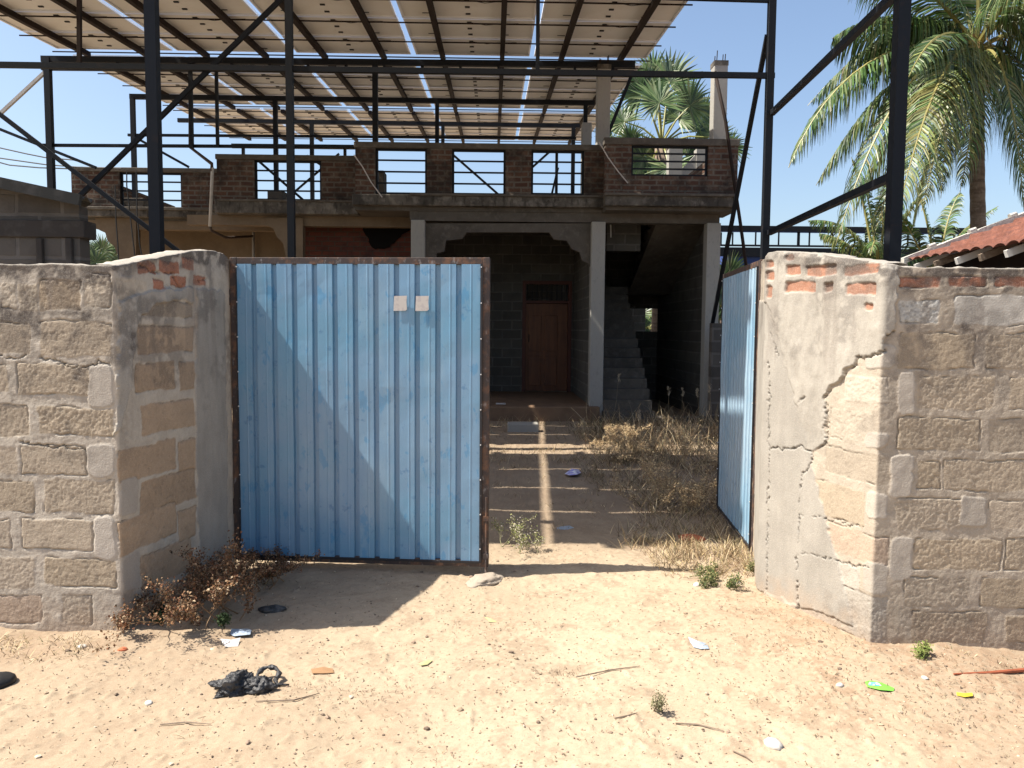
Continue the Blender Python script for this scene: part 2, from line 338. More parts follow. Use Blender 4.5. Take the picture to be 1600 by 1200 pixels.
# ------------------------------------------------------------------ boundary walls: one displaced surface along a path
def seg_dist(U, V, pts):
    d = np.full(U.shape, 9.0)
    for (ax, ay), (bx, by) in zip(pts[:-1], pts[1:]):
        ex, ey = bx-ax, by-ay; L2 = ex*ex+ey*ey+1e-12
        t = np.clip(((U-ax)*ex+(V-ay)*ey)/L2, 0, 1)
        d = np.minimum(d, np.hypot(U-ax-t*ex, V-ay-t*ey))
    return d
def inside(U, V, poly):
    r = np.zeros(U.shape, bool); n = len(poly)
    for i in range(n):
        x1, y1 = poly[i]; x2, y2 = poly[(i+1) % n]
        c = ((y1 > V) != (y2 > V)) & (U < (x2-x1)*(V-y1)/(y2-y1+1e-12)+x1)
        r ^= c
    return r
def wall(root, path, side, udense, tops, blocks, plaster, cracks, seed, thick=.16, tint=(1, 1, 1), bands=(), lichen=.5):
    pa = np.array(path, float); sl = np.hypot(*(pa[1:]-pa[:-1]).T); cum = np.concatenate([[0], np.cumsum(sl)])
    def UV(seg, px, py):
        a, b = path[seg], path[seg+1]; p = onplane(px, py, a, b)
        d = ((p.x-a[0])*(b[0]-a[0])+(p.y-a[1])*(b[1]-a[1]))/sl[seg]
        return cum[seg]+d, p.z
    fine = np.arange(0, cum[-1]+.002, .002)
    fx = np.interp(fine, cum, pa[:, 0]); fy = np.interp(fine, cum, pa[:, 1])
    k = np.exp(-np.linspace(-6, 6, 25)**2/2); k /= k.sum()
    def sm(a):
        p = np.concatenate([2*a[0]-a[12:0:-1], a, 2*a[-1]-a[-2:-14:-1]]); return np.convolve(p, k, 'valid')
    sx, sy = sm(fx), sm(fy)
    tx, ty = np.gradient(sx), np.gradient(sy); tl = np.hypot(tx, ty)
    nx, ny = side*ty/tl, -side*tx/tl
    lo, hi = udense
    us = np.concatenate([np.arange(0, lo, .12), np.arange(lo, hi, .0052), np.arange(hi, cum[-1], .12) if hi < cum[-1] else np.array([])])
    us = np.append(us, cum[-1])
    zt = [UV(s_, x, y) if not isinstance(s_, str) else (x, y) for s_, x, y in tops]
    ztop = np.interp(us, [a for a, b in zt], [b for a, b in zt]) + (fbm(us, us*0, 9, seed, 3)-.5)*.012
    vs = np.linspace(0, 1, 372)
    Z = -.12 + vs[:, None]*(ztop[None, :]+.12)
    U = np.broadcast_to(us, Z.shape).copy()
    w1 = (fbm(U, Z, 7, seed+1, 4)-.5)*.035 + (fbm(U, Z, 32, seed+50, 2)-.5)*.010
    w2 = (fbm(U, Z, 7, seed+2, 4)-.5)*.030 + (fbm(U, Z, 32, seed+51, 2)-.5)*.010
    n_lo = fbm(U, Z, 3, seed+3, 3); n_mid = fbm(U, Z, 16, seed+4, 4); n_hi = fbm(U, Z, 70, seed+5, 3); n_vh = fbm(U, Z, 130, seed+15, 1); pits = sst(.60, .74, fbm(U, Z, 62, seed+16, 3)+.12*(n_lo-.5))
    mort = np.array([.41, .36, .295] if side > 0 else [.37, .315, .25])*tint
    H = -.0015 + (n_lo-.5)*.012 + (n_mid-.5)*.008 + (n_hi-.5)*.004
    Cc = mort*(.76+.30*n_mid+.18*n_hi)[..., None]*np.ones(3)
    Uw, Zw = U+w1, Z+w2
    rr = random.Random(seed)
    cols = {'b': (.345, .285, .215), 'l': (.385, .33, .26), 'd': (.30, .24, .175), 'r': (.33, .145, .09), 'w': (.50, .47, .42), 's': (.42, .41, .38),
            'p': (.40, .355, .30), 'o': (.37, .285, .215), 'q': (.335, .245, .165), 'g': (.34, .305, .26)}
    for b in blocks:
        seg, x0, y0, x1, y1 = b[:5]; kd = b[5] if len(b) > 5 else 'b'
        xm, ym = (x0+x1)/2, (y0+y1)/2
        ul = UV(seg, x0, ym)[0]; ur = UV(seg, x1, ym)[0]; zT = UV(seg, xm, y0)[1]; zB = UV(seg, xm, y1)[1]
        cu_, cz_ = (ul+ur)/2, (zT+zB)/2; hu, hz = abs(ur-ul)/2, abs(zT-zB)/2
        r_ = .010 if kd in 'r' else (.03 if kd == 'p' else .008)
        qx = np.abs(Uw-cu_)-hu+r_; qz = np.abs(Zw-cz_)-hz+r_
        sd = np.hypot(np.maximum(qx, 0), np.maximum(qz, 0)) + np.minimum(np.maximum(qx, qz), 0) - r_
        m = sst(.0026, -.003, sd)
        c = np.array(cols[kd]); hs_ = rr.uniform(-.03, .05); c = c*(1+rr.uniform(-.10, .10))*(np.array([1+hs_*.5, 1, 1-hs_]) if kd in 'bdl' else 1)
        c = c*(tint if kd not in 'r' else 1)
        if kd in 'p': hh = .004+(n_mid-.5)*.006; tex = .88+.18*n_mid
        elif kd == 's': hh = (n_hi-.5)*.010; tex = .45+1.0*fbm(U, Z, 120, seed+9, 2)
        elif kd == 'r': hh = -.003+(n_mid-.5)*.014; tex = .7+.5*n_mid
        elif kd == 'w': hh = .001+(n_mid-.5)*.004; tex = .93+.14*n_mid
        else:
            rg = rr.uniform(.4, 1.0); hh = rr.uniform(-.0035, .002)+(n_hi-.5)*.0035*rg+(n_vh-.5)*.0045*rg+(n_mid-.5)*.005-.0028*pits*rg; tex = .78+.24*n_mid+.12*n_hi+.10*n_vh-.10*pits
        H = H*(1-m) + hh*m
        Cc = Cc*(1-m[..., None]) + (c*np.asarray(tex)[..., None])*m[..., None]
        # broken groove round the block, mostly along its top
        gr = np.exp(-(sd/.0026)**2)*sst(.50, .64, fbm(U, Z, 8, seed+rr.randint(60, 99), 3)+.10*sst(0, hz, Zw-cz_)-.03)
        if kd != 'p':
            H = H - gr*.014
            Cc = Cc*(1-.35*gr[..., None])
    for (segp, kind, pts) in plaster:
        pl = [UV(segp if not isinstance(p[0], tuple) else p[0][0], p[-2], p[-1]) for p in pts]
        w = (fbm(U, Z, 22, seed+6, 3)-.5)*.02
        jg = (vn(U*24, Z*24, 3)-.5)*.026; jh = (vn(U*21, Z*21, 6)-.5)*.026; ins = inside(U+w+jg, Z-w+jh, pl); d = seg_dist(U+w+jg, Z-w+jh, pl+[pl[0]])
        m = np.where(ins, sst(0, .004, d), 0)
        trow = fbm(U*2.0, Z*.6, 5, seed+7, 4); tr2 = fbm(U, Z, 11, seed+8, 4)
        hh = .017 + (trow-.5)*.045 + (tr2-.5)*.011 + (n_hi-.5)*.0018
        if kind == 'smooth': hh = .010+(fbm(U*3, Z*.5, 6, seed+7, 3)-.5)*.010; 
        c = np.array([.315, .288, .248] if kind != 'smooth' else [.285, .262, .228])*tint
        Cp = c*(.72+.34*trow+.26*tr2)[..., None]
        # bricks stay where they come after
        H = H*(1-m)+hh*m; Cc = Cc*(1-m[..., None])+Cp*m[..., None]
    for b in blocks:      # bricks that show through the plaster
        seg, x0, y0, x1, y1 = b[:5]; kd = b[5] if len(b) > 5 else 'b'
        if kd != 'r' or len(b) < 7: continue
        xm, ym = (x0+x1)/2, (y0+y1)/2
        ul = UV(seg, x0, ym)[0]; ur = UV(seg, x1, ym)[0]; zT = UV(seg, xm, y0)[1]; zB = UV(seg, xm, y1)[1]
        qx = np.abs(Uw-(ul+ur)/2)-abs(ur-ul)/2+.012; qz = np.abs(Zw-(zT+zB)/2)-abs(zT-zB)/2+.012
        sd = np.hypot(np.maximum(qx, 0), np.maximum(qz, 0)) + np.minimum(np.maximum(qx, qz), 0) - .012
        m = sst(.003, -.004, sd); c = np.array((.34, .165, .105))*(1+rr.uniform(-.1, .1))
        H = H*(1-m)+(.001+(n_mid-.5)*.012)*m
        Cc = Cc*(1-m[..., None])+(c*(.75+.45*n_mid)[..., None])*m[..., None]
        gr = np.exp(-((sd-.001)/.003)**2)*sst(.45, .6, fbm(U, Z, 10, seed+14, 3)); H = H-gr*.009
    for (segc, pts, wd) in cracks:
        pl = [UV(segc, x, y) for x, y in pts]
        w = (fbm(U, Z, 40, seed+12, 3)-.5)*.022
        d = seg_dist(U+w+(n_vh-.5)*.02+(vn(U*24, Z*24, 3)-.5)*.026, Z-w+(n_hi-.5)*.02+(vn(U*21, Z*21, 6)-.5)*.026, pl)
        g_ = np.exp(-(d/wd)**2)*sst(.25, .45, fbm(U, Z, 14, seed+13, 2))
        H = H-.022*g_; Cc = Cc*(1-.55*g_[..., None])
    # lichen and damp at the top and dust at the foot
    tdist = ztop[None, :]-Z
    st = np.clip(sst(.10, .0, tdist - (n_mid-.5)*.14)*lichen*1.6 + sst(.55, .72, fbm(U, Z, 5.5, seed+20, 5)+.16*sst(.8, .1, tdist))*lichen*sst(1.25, .45, tdist)*1.1, 0, 1)
    st = st*sst(.35, .6, fbm(U, Z, 26, seed+21, 4)+.08)
    for (sg, x0, y0, x1, y1, am) in bands:
        ua, za = UV(sg, x0, y0); ub, zb_ = UV(sg, x1, y1); ua, ub = min(ua, ub), max(ua, ub); zb_, za = min(za, zb_), max(za, zb_)
        bm_ = sst(-.04, .03, U+(n_mid-.5)*.1-ua)*sst(.04, -.03, U+(n_mid-.5)*.1-ub)*sst(-.03, .02, Z+(n_mid-.5)*.07-zb_)*sst(.03, -.02, Z+(n_mid-.5)*.07-za)
        st = np.clip(st+am*bm_*sst(.36, .60, fbm(U, Z, 19, seed+77, 5)), 0, 1)
    Cc = Cc*(1-st[..., None]*.85)+np.array([.07, .06, .055])*st[..., None]*.85
    strk = sst(.57, .72, fbm(U*1.0, Z*.12, 16, seed+22, 3))*sst(1.1, 0, tdist)*.5
    Cc = Cc*(1-strk[..., None])+np.array([.15, .125, .105])*strk[..., None]
    du = sst(.20, -.02, Z+(n_mid-.5)*.2)*.6
    Cc = Cc*(1-du[..., None])+np.array([.34, .25, .175])*du[..., None]
    Cc = Cc*np.array([1.02, 1.035, 1.06])
    H = H*.62*sst(0, .02, tdist)+ .003
    Px = np.interp(us, fine, sx); Py = np.interp(us, fine, sy); Nx = np.interp(us, fine, nx); Ny = np.interp(us, fine, ny)
    nl = np.hypot(Nx, Ny); Nx /= nl; Ny /= nl
    X = Px[None, :]+Nx[None, :]*H; Y = Py[None, :]+Ny[None, :]*H
    # top and back
    ex, ey, ez, ec = [], [], [], []
    rows = [(.004, .004), (.03, .006), (.07, .007), (.11, .006), (thick-.006, .004), (thick, -.01), (thick, -.5), (thick, -1.2), (thick, -2.3)]
    for i, (dd, dz) in enumerate(rows):
        nn = fbm(us, us*0+dd*9, 18, seed+30, 3)
        ex.append(Px-Nx*dd); ey.append(Py-Ny*dd)
        ez.append(np.maximum(ztop+dz+(nn-.5)*.016*(dz > -.3), -.12))
        cc = np.array([.34, .31, .27])*(.6+.6*nn)[:, None] if i < 6 else np.tile([.33, .28, .22], (len(us), 1))
        ec.append(cc)
    X = np.vstack([X]+[a[None] for a in ex]); Y = np.vstack([Y]+[a[None] for a in ey]); Z = np.vstack([Z]+[a[None] for a in ez])
    Cc = np.concatenate([Cc]+[a[None] for a in ec])
    o = gridmesh('masonry', X, Y, Z, np.clip(Cc, 0, 1), [M['masonry']], root, flip=(side < 0))
    # closing end faces
    mb = MB(); mb.cc = (.40, .36, .30)
    for i in (0, -1):
        a = (Px[i]-Nx[i]*.002, Py[i]-Ny[i]*.002); b_ = (Px[i]-Nx[i]*thick, Py[i]-Ny[i]*thick)
        mb.add([(a[0], a[1], -.12), (b_[0], b_[1], -.12), (b_[0], b_[1], ztop[i]), (a[0], a[1], ztop[i])], [(0, 1, 2, 3)])
    mb.build('end_face', M['masonry'], root, colattr=True)
    return UV

lw = thing('boundary_wall', (-1.87, 3.95, 0), 'rough cement block wall left of the blue gates, its angled wing in shade', 'wall', 'block boundary walls flanking the gateway')
LP = [(-6.0, 4.28), (-1.875, 3.93), (-1.69, 4.78), (-1.662, 4.99)]
LB = [(0, 0, 442, 24, 482, 'l'), (0, 28, 442, 60, 484, 'l'), (0, 62, 438, 128, 486, 'd'), (0, 134, 428, 172, 480, 'l'),
      (0, -60, 504, 48, 553), (0, 64, 502, 173, 556), (0, -90, 570, 10, 614), (0, 26, 568, 138, 617), (0, 138, 572, 175, 634, 'p'),
      (0, -70, 634, 44, 680), (0, 60, 636, 176, 680, 'b'), (0, -90, 697, 26, 738), (0, 32, 697, 138, 741), (0, 140, 694, 178, 745, 'p'),
      (0, -70, 750, 52, 800), (0, 68, 749, 178, 801, 'b'), (0, -90, 812, 18, 856), (0, 35, 811, 146, 857), (0, 149, 806, 180, 872, 'p'),
      (0, -70, 870, 54, 918), (0, 71, 872, 183, 916), (0, -90, 929, 66, 972, 'o'), (0, 97, 930, 142, 976, 'b'),
      (1, 185, 411, 207, 431, 'g'), (1, 214, 410, 244, 429, 'r'), (1, 249, 408, 279, 427, 'r'), (1, 284, 402, 303, 421, 'r'), (1, 266, 431, 291, 447, 'r'), (1, 302, 430, 321, 445, 'r'), (1, 239, 437, 256, 451, 'r'),
      (1, 180, 437, 229, 473, 'l'), (1, 214, 470, 299, 494, 'd'), (1, 212, 509, 302, 553, 'q'), (1, 212, 567, 274, 611, 'q'), (1, 280, 566, 303, 609, 'q'),
      (1, 221, 628, 304, 673, 'q'), (1, 183, 694, 275, 745, 'q'), (1, 279, 688, 305, 735, 'q'), (1, 218, 742, 305, 794, 'q'), (1, 186, 799, 276, 852, 'q'),
      (1, 218, 855, 300, 905, 'q'), (1, 191, 866, 216, 922, 'p'), (1, 186, 927, 310, 968, 'q'), (1, 186, 748, 214, 804, 'p'),
      (1, 278, 795, 306, 842, 'q')]
LPL = [(1, 'rough', [(1, 183, 470), (1, 235, 455), (1, 300, 448), (1, 300, 470), (1, 245, 474), (1, 218, 495), (1, 210, 520), (1, 205, 575), (1, 196, 640), (1, 181, 690)]),
       (1, 'smooth', [(1, 306, 452), (1, 336, 450), (1, 352, 455), (1, 356, 700), (1, 356, 930), (1, 318, 960), (1, 306, 800), (1, 303, 600)])]
rb = random.Random(4)
for r, (y0, y1) in enumerate([(442, 484), (504, 554), (570, 615), (634, 680), (697, 740), (750, 801), (812, 857), (870, 917), (929, 974)]):
    x = min(b[1] for b in LB if b[0] == 0 and abs(b[2]-y0) < 8)-20
    while x > -560: LB.append((0, x-rb.uniform(118, 132), y0, x, y1, rb.choice('bbld'))); x -= rb.uniform(146, 158)
UVl = wall(lw, LP, 1, (4.14-2.2, 4.14+.87+.212+.02), [('x', 0, 1.89), (0, 0, 413), (0, 172, 414.5), (1, 185, 415), (1, 240, 404), (1, 300, 393), (1, 330, 391.5), (1, 352, 398), (2, 357, 406)],
     LB, LPL, [(0, [(0, 556), (60, 557), (120, 573), (172, 566)], .003), (0, [(30, 690), (90, 699), (135, 703)], .003), (1, [(214, 411), (245, 425), (270, 427)], .005), (1, [(268, 430), (282, 446), (300, 447), (322, 434)], .005)], 11, lichen=.5, bands=[(0, -60, 414, 178, 436, .75), (0, -60, 483, 165, 503, .75), (0, 62, 440, 128, 482, .4), (0, 40, 505, 66, 560, .4), (0, 66, 515, 172, 552, .4), (0, 110, 570, 138, 618, .5), (0, 64, 640, 130, 676, .45), (0, 90, 705, 140, 740, .3), (1, 240, 392, 340, 408, .7), (1, 198, 508, 214, 590, .5), (1, 185, 935, 240, 990, .5)])

rw = thing('boundary_wall', (1.87, 3.7, 0), 'cement block wall right of the gateway with cracked plaster and a red brick top course', 'wall', 'block boundary walls flanking the gateway')
RP = [(6.0, 3.60), (1.862, 3.70), (1.582, 4.50), (1.762, 5.14)]
RB = [(0, 1404, 432, 1466, 447, 'r'), (0, 1480, 430, 1541, 447, 'r'), (0, 1552, 431, 1660, 447, 'r'),
      (0, 1404, 467, 1466, 506, 's'), (0, 1489, 461, 1680, 508, 'w'), (0, 1403, 522, 1522, 576), (0, 1541, 521, 1680, 577),
      (0, 1402, 581, 1430, 650, 'p'), (0, 1434, 588, 1552, 639), (0, 1577, 590, 1700, 641), (0, 1400, 653, 1532, 704), (0, 1545, 656, 1700, 706),
      (0, 1432, 722, 1470, 765), (0, 1475, 719, 1610, 766), (0, 1391, 712, 1425, 779, 'p'), (0, 1402, 779, 1503, 826), (0, 1546, 780, 1680, 826),
      (0, 1500, 775, 1541, 822, 'p'), (0, 1427, 842, 1562, 889), (0, 1568, 842, 1700, 890), (0, 1411, 901, 1513, 948), (0, 1531, 902, 1660, 949),
      (0, 1390, 838, 1424, 905, 'p'), (0, 1424, 956, 1540, 1006, 'd'), (0, 1570, 962, 1700, 1006, 'd'),
      (1, 1320, 588, 1386, 628, 'l'), (1, 1298, 640, 1362, 688, 'l'), (1, 1290, 706, 1386, 750), (1, 1256, 757, 1352, 810),
      (1, 1254, 822, 1384, 866, 'o'), (1, 1252, 870, 1344, 920, 'g'), (1, 1252, 914, 1382, 985, 'g'),
      (1, 1352, 540, 1394, 577, 'p'), (1, 1352, 676, 1384, 702, 'p'), (1, 1354, 772, 1384, 812, 'p'), (1, 1350, 880, 1382, 930, 'p'),
      (1, 1231, 414, 1251, 431, 'r', 1), (1, 1262, 413, 1310, 430, 'r', 1), (1, 1322, 414, 1375, 430, 'r', 1), (1, 1230, 441, 1276, 457, 'r', 1), (1, 1292, 442, 1305, 456, 'r', 1),
      (1, 1324, 444, 1374, 461, 'r', 1), (1, 1353, 474, 1369, 484, 'r', 1), (1, 1231, 398, 1243, 407, 'r', 1),
      (1, 1199, 407, 1210, 420, 'r', 1), (1, 1199, 426, 1210, 440, 'r', 1), (1, 1200, 448, 1208, 466, 'r', 1)]
crk = [(1394, 516), (1385, 522), (1380, 548), (1358, 556), (1342, 556), (1340, 572), (1322, 575), (1315, 598), (1302, 600), (1290, 622), (1292, 655), (1293, 692), (1290, 697), (1270, 702),
       (1268, 728), (1256, 740), (1253, 760), (1252, 800), (1250, 838), (1247, 870), (1249, 915), (1248, 985)]
RPL = [(1, 'rough', [(1, 1402, 380)] + [(1, x, y) for x, y in crk] + [(1, 1196, 1010), (1, 1192, 380)]),
       (2, 'smooth', [(2, 1199, 470), (2, 1184, 470), (2, 1180, 900), (2, 1199, 980)])]
for r, (y0, y1) in enumerate([(432, 447), (461, 508), (522, 576), (590, 640), (655, 705), (720, 766), (780, 826), (842, 890), (902, 949), (960, 1006)]):
    x = max(b[3] for b in RB if b[0] == 0 and abs(b[2]-y0) < 9)+20; wd = 68 if r == 0 else 125
    while x < 2150: RB.append((0, x, y0, x+wd+rb.uniform(-8, 8), y1, 'r' if r == 0 else ('w' if r == 1 else rb.choice('bbbd')))); x += wd+rb.uniform(16, 30)
UVr = wall(rw, RP, -1, (4.142-2.3, 4.142+.848+.665+.02), [('x', 0, 1.84), (0, 1600, 421), (0, 1412, 417.5), (1, 1390, 414), (1, 1330, 405), (1, 1260, 396), (1, 1212, 394), (2, 1197, 403), (2, 1186, 411)],
     RB, RPL, [(1, crk, .0036), (1, [(1203, 560), (1203, 700), (1200, 930)], .003), (1, [(1206, 520), (1216, 560)], .003), (1, [(1250, 631), (1268, 618)], .004), (1, [(1205, 703), (1240, 697), (1270, 702)], .004), (1, [(1252, 805), (1310, 815), (1350, 823)], .002), (1, [(1255, 860), (1320, 880), (1360, 888)], .002)], 23, tint=np.array([1, .99, .97]), lichen=.42, bands=[(0, 1402, 417, 1700, 431, 1.0), (0, 1402, 447, 1700, 459, .55), (0, 1402, 508, 1540, 522, .6), (1, 1262, 396, 1372, 411, .75), (0, 1390, 1004, 1700, 1030, .7), (0, 1400, 956, 1530, 1005, .3), (1, 1290, 925, 1385, 1010, .3)])

# ------------------------------------------------------------------ gates
def gate(root, p0, p1, z0, z1, n, sheet='gate_blue'):
    """leaf from p0 (hinge) to p1 on the ground plane; local x runs along it, local -y is the sheeted side"""
    root.location = (p0[0], p0[1], 0)
    ang = math.atan2(p1[1]-p0[1], p1[0]-p0[0]); root.rotation_euler = (0, 0, ang)
    L = math.hypot(p1[0]-p0[0], p1[1]-p0[1])
    def bld(mb, name, m, par=root, **k):
        off = worldloc(par); mb.v = [(x+off.x, y+off.y, z+off.z) for x, y, z in mb.v]
        return mb.build(name, m, par, **k)
    fr = MB(); t = .044
    fr.box(0, 0, z0, t, t, z1); fr.box(L-t, 0, z0, L, t, z1); fr.box(t, 0.001, z1-t, L-t, t-.001, z1-.001); fr.box(t, 0.001, z0+.001, L-t, t-.001, z0+t)
    fr.box(t, .0245, (z0+z1)/2-.015, L-t, .034, (z0+z1)/2+.015)
    o = bld(fr, 'frame', M['gate_frame'], bevel=.003)
    # flat cover strips that hold the sheet
    st = MB(); st.box(t-.002, -.012, z0+t*.7, t+.004, -.002, z1-t*.9); st.box(L-t-.012, -.012, z0+t*.7, L-t+.002, -.002, z1-t*.9)
    st.box(t+.012, -.012, z0+t*.6, L-t-.012, -.003, z0+t*.6+.014)
    # ribbed sheet
    xs, ys = [], []
    pitch = (L-2*t)/n; x = t
    prof = [(0, 0), (.055, 0), (.057, -.0015), (.063, -.0015), (.065, 0), (.0965, 0)]
    k = pitch/.129
    for i in range(n):
        for a, b in prof: xs.append(x+a*k*.98); ys.append(b-.004)
        if i < n-1:
            for a, b in ((.0985, .024), (.1265, .024)): xs.append(x+a*k); ys.append(b-.004)
        x += pitch
    xs.append(L-t); ys.append(-.004)
    zs = np.linspace(z0+t*.9, z1-t*.95, 40)
    X = np.array(xs)[None, :].repeat(len(zs), 0); Z = zs[:, None].repeat(len(xs), 1)
    Yy = np.array(ys)[None, :] + (fbm(X, Z, 2.5, 77, 3)-.5)*.014 + (fbm(X, Z, 9, 78, 2)-.5)*.0025
    off = worldloc(root)
    sh = gridmesh('ribbed_sheet', X+off.x, Yy+off.y, Z+off.z, None, [M[sheet]], root)
    sh.data.polygons.foreach_set('use_smooth', [False]*len(sh.data.polygons))
    sc = st; sc.mi = 1
    for zz in np.linspace(z0+.12, z1-.06, 9):
        for xx in (t+.006, L-t-.006): sc.tube([(xx, -.0165, zz), (xx, -.011, zz)], .0045, 6)
    bld(sc, 'cover_strip', [M['gate_black'], M['screw']])
    for zz in (z0+.35, z1-.25):
        hg = MB(); hg.tube([(-.012, .01, zz-.05), (-.012, .01, zz+.05)], .012, 8); hg.box(-.012, .004, zz-.02, .01, .012, zz+.02)
        bld(hg, 'hinge', M['gate_frame'])
    return L, bld

gz0 = P(500, 877, 4.95).z; gz1 = P(500, 402.5, 4.95).z
a = P(362.5, 640, 4.98); b = P(764, 640, 4.82)
gl = thing('metal_gate', (0, 0, 0), 'weathered blue ribbed metal gate leaf standing closed with torn paper on it', 'gate', 'blue ribbed metal gate leaves')
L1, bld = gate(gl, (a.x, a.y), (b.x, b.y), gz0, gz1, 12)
k1 = lambda px: (P(px, 470, 4.95).x-a.x)
z_a, z_b = P(640, 486.5, 4.95).z, P(640, 463, 4.95).z
for x0, x1 in ((619, 640), (653, 674)):
    pp = MB()
    X0, X1 = k1(x0), k1(x1)
    prm = [(X0, z_a), (X1-.01, z_a+.002), (X1, z_a+.01), (X1-.003, (z_a+z_b)/2+.01), (X1, z_b), (X0+.004, z_b-.002)]
    n = len(prm)
    pp.add([(x, -.0125, z) for x, z in prm]+[(x, -.0115, z) for x, z in prm], [tuple(range(n)), tuple(range(2*n-1, n-1, -1))]+[(i, n+i, n+(i+1) % n, (i+1) % n) for i in range(n)])
    bld(pp, 'paper_notice', M['paper'])
rd = MB(); rd.tube([(L1-.012, -.012, gz0+.45), (L1-.012, -.012, gz0+.0), (L1-.010, -.012, -.005)], .008, 8)
rd.box(L1-.03, -.02, gz0+.30, L1+.006, -.003, gz0+.33); rd.box(L1-.03, -.02, gz0+.06, L1+.006, -.003, gz0+.09)
bld(rd, 'drop_rod', M['gate_frame'])
q0 = (1.745, 5.11); q1 = P(1124, 640, 6.46)
gr_ = thing('metal_gate', (0, 0, 0), 'bright blue ribbed metal gate leaf swung open beside the plastered pillar', 'gate', 'blue ribbed metal gate leaves')
rz0 = P(1185, 862, 5.16).z; rz1 = P(1190, 405, 5.1).z
# hinge at the near end; the sheeted side faces the gateway (-X)
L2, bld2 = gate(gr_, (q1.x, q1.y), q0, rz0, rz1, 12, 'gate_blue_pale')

# ------------------------------------------------------------------ unfinished house
hs = thing('unfinished_house', (0, 13.2, 0), 'unfinished concrete house with brick parapets and dark porch under the solar canopy', 'house')
YA, YB, YC, YD = 15.1, 14.1, 13.4, 13.05
zs_ = P(750, 307, YC).z            # roof slab top
def px_x(px, Y, py=400): return P(px, py, Y).x
# floor slabs
m = MB()
m.box(px_x(115, YA), YA, zs_-.24, 3.9, 20.3, zs_-.005)
m.box(px_x(340, YB), YB, zs_-.245, 3.9, YA+.3, zs_-.01)
m.box(px_x(555, YC), YC, zs_-.25, 3.9, YB+.3, zs_-.015)
m.box(px_x(945, YD), YD, zs_-.255, px_x(1148, YD), YC+.4, zs_-.02)
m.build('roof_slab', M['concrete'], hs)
m = MB()   # stained nosing bands under the parapets
m.pbox(112, 326, 341, 339, YA-.16, .2); m.pbox(335, 313, 560, 334, YB-.14, .2); m.pbox(550, 305, 950, 322, YC-.13, .18); m.pbox(945, 304, 1150, 322, YD-.12, .2)
m.build('slab_nosing', M['concrete_dark'], hs, bevel=.015)
m = MB(); m.pbox(945, 301.5, 1152, 306, YD-.17, .3); m.pbox(640, 303, 946, 307, YC-.17, .25); m.pbox(110, 323, 342, 328, YA-.2, .3); m.pbox(338, 311.5, 556, 315, YB-.17, .25)
m.build('drip_ledge', M['concrete'], hs, bevel=.01)

def parapet(px0, px1, yt, yb, Y, ops, capn=8):
    """brick piers between openings (px), concrete top band"""
    zb = P((px0+px1)/2, yb, Y).z; zt = P((px0+px1)/2, yt, Y).z; zc = P((px0+px1)/2, yt+capn, Y).z
    m = MB(); x = px_x(px0, Y)
    for (a_, b_, ya_, yb_) in ops:
        xa, xb = px_x(a_, Y), px_x(b_, Y)
        m.box(x, Y, zb, xa, Y+.13, zc); z1 = P((a_+b_)/2, yb_, Y).z
        m.build('parapet_pier', M['brick'], hs); m = MB()
        if z1 > zb+.03: m.box(xa, Y+.004, zb, xb, Y+.126, z1); m.build('sill_course', M['brick'], hs); m = MB()
        x = xb
    m.box(x, Y, zb, px_x(px1, Y), Y+.13, zc)
    m.build('parapet_pier', M['brick'], hs)
    c = MB(); c.box(px_x(px0, Y)-.02, Y-.02, zc, px_x(px1, Y)+.02, Y+.15, zt); c.build('parapet_cap', M['concrete'], hs, bevel=.01)
    for (a_, b_, ya_, yb_) in ops:
        xa, xb = px_x(a_, Y), px_x(b_, Y); z1 = max(P((a_+b_)/2, yb_, Y).z, zb); z0_ = zc
        f = MB(); t = .035; y0 = Y+.05
        f.box(xa, y0, z1, xa+t, y0+t, z0_); f.box(xb-t, y0, z1, xb, y0+t, z0_); f.box(xa+t, y0, z0_-t, xb-t, y0+t, z0_); f.box(xa+t, y0, z1, xb-t, y0+t, z1+t)
        nb = 3 if yb_ - ya_ > 45 or ya_ > 240 else 2
        for i in range(nb):
            zz = z1 + (z0_-z1)*(i+1)/(nb+1)
            if a_ == 988: zz = P(1040, (248, 263)[i], Y).z
            f.box(xa+t, y0+.008, zz-.014, xb-t, y0+.026, zz+.014)
        f.build('window_grille', M['steel'], hs)
parapet(115, 341, 262, 327, YA, [(190, 286, 270, 326)], 7)
parapet(341, 556, 242, 315, YB, [(399, 503, 251, 313)], 8)
parapet(556, 947, 224, 306, YC, [(587, 667, 234, 303), (706, 789, 234, 304), (829, 911, 234, 304)], 9)
parapet(943, 1149, 216, 304, YD, [(984, 1103, 228, 275)], 11)
m = MB(); m.box(px_x(984, YD)+.01, YD+.03, P(1040, 303, YD).z, px_x(1103, YD)-.01, YD+.12, P(1040, 276, YD).z)
m.build('infill_blockwork', M['blockwork'], hs)
m = MB(); m.box(px_x(1149, YD)-.13, YD+.13, zs_-.02, px_x(1149, YD)-.002, 19.6, P(1040, 217, YD).z-.02); m.build('side_parapet', M['brick'], hs); m = MB(); m.box(px_x(115, YA)+.002, YA+.13, zs_, px_x(115, YA)+.13, 19.6, P(200, 263, YA).z-.02)
m.build('side_parapet', M['brick'], hs)

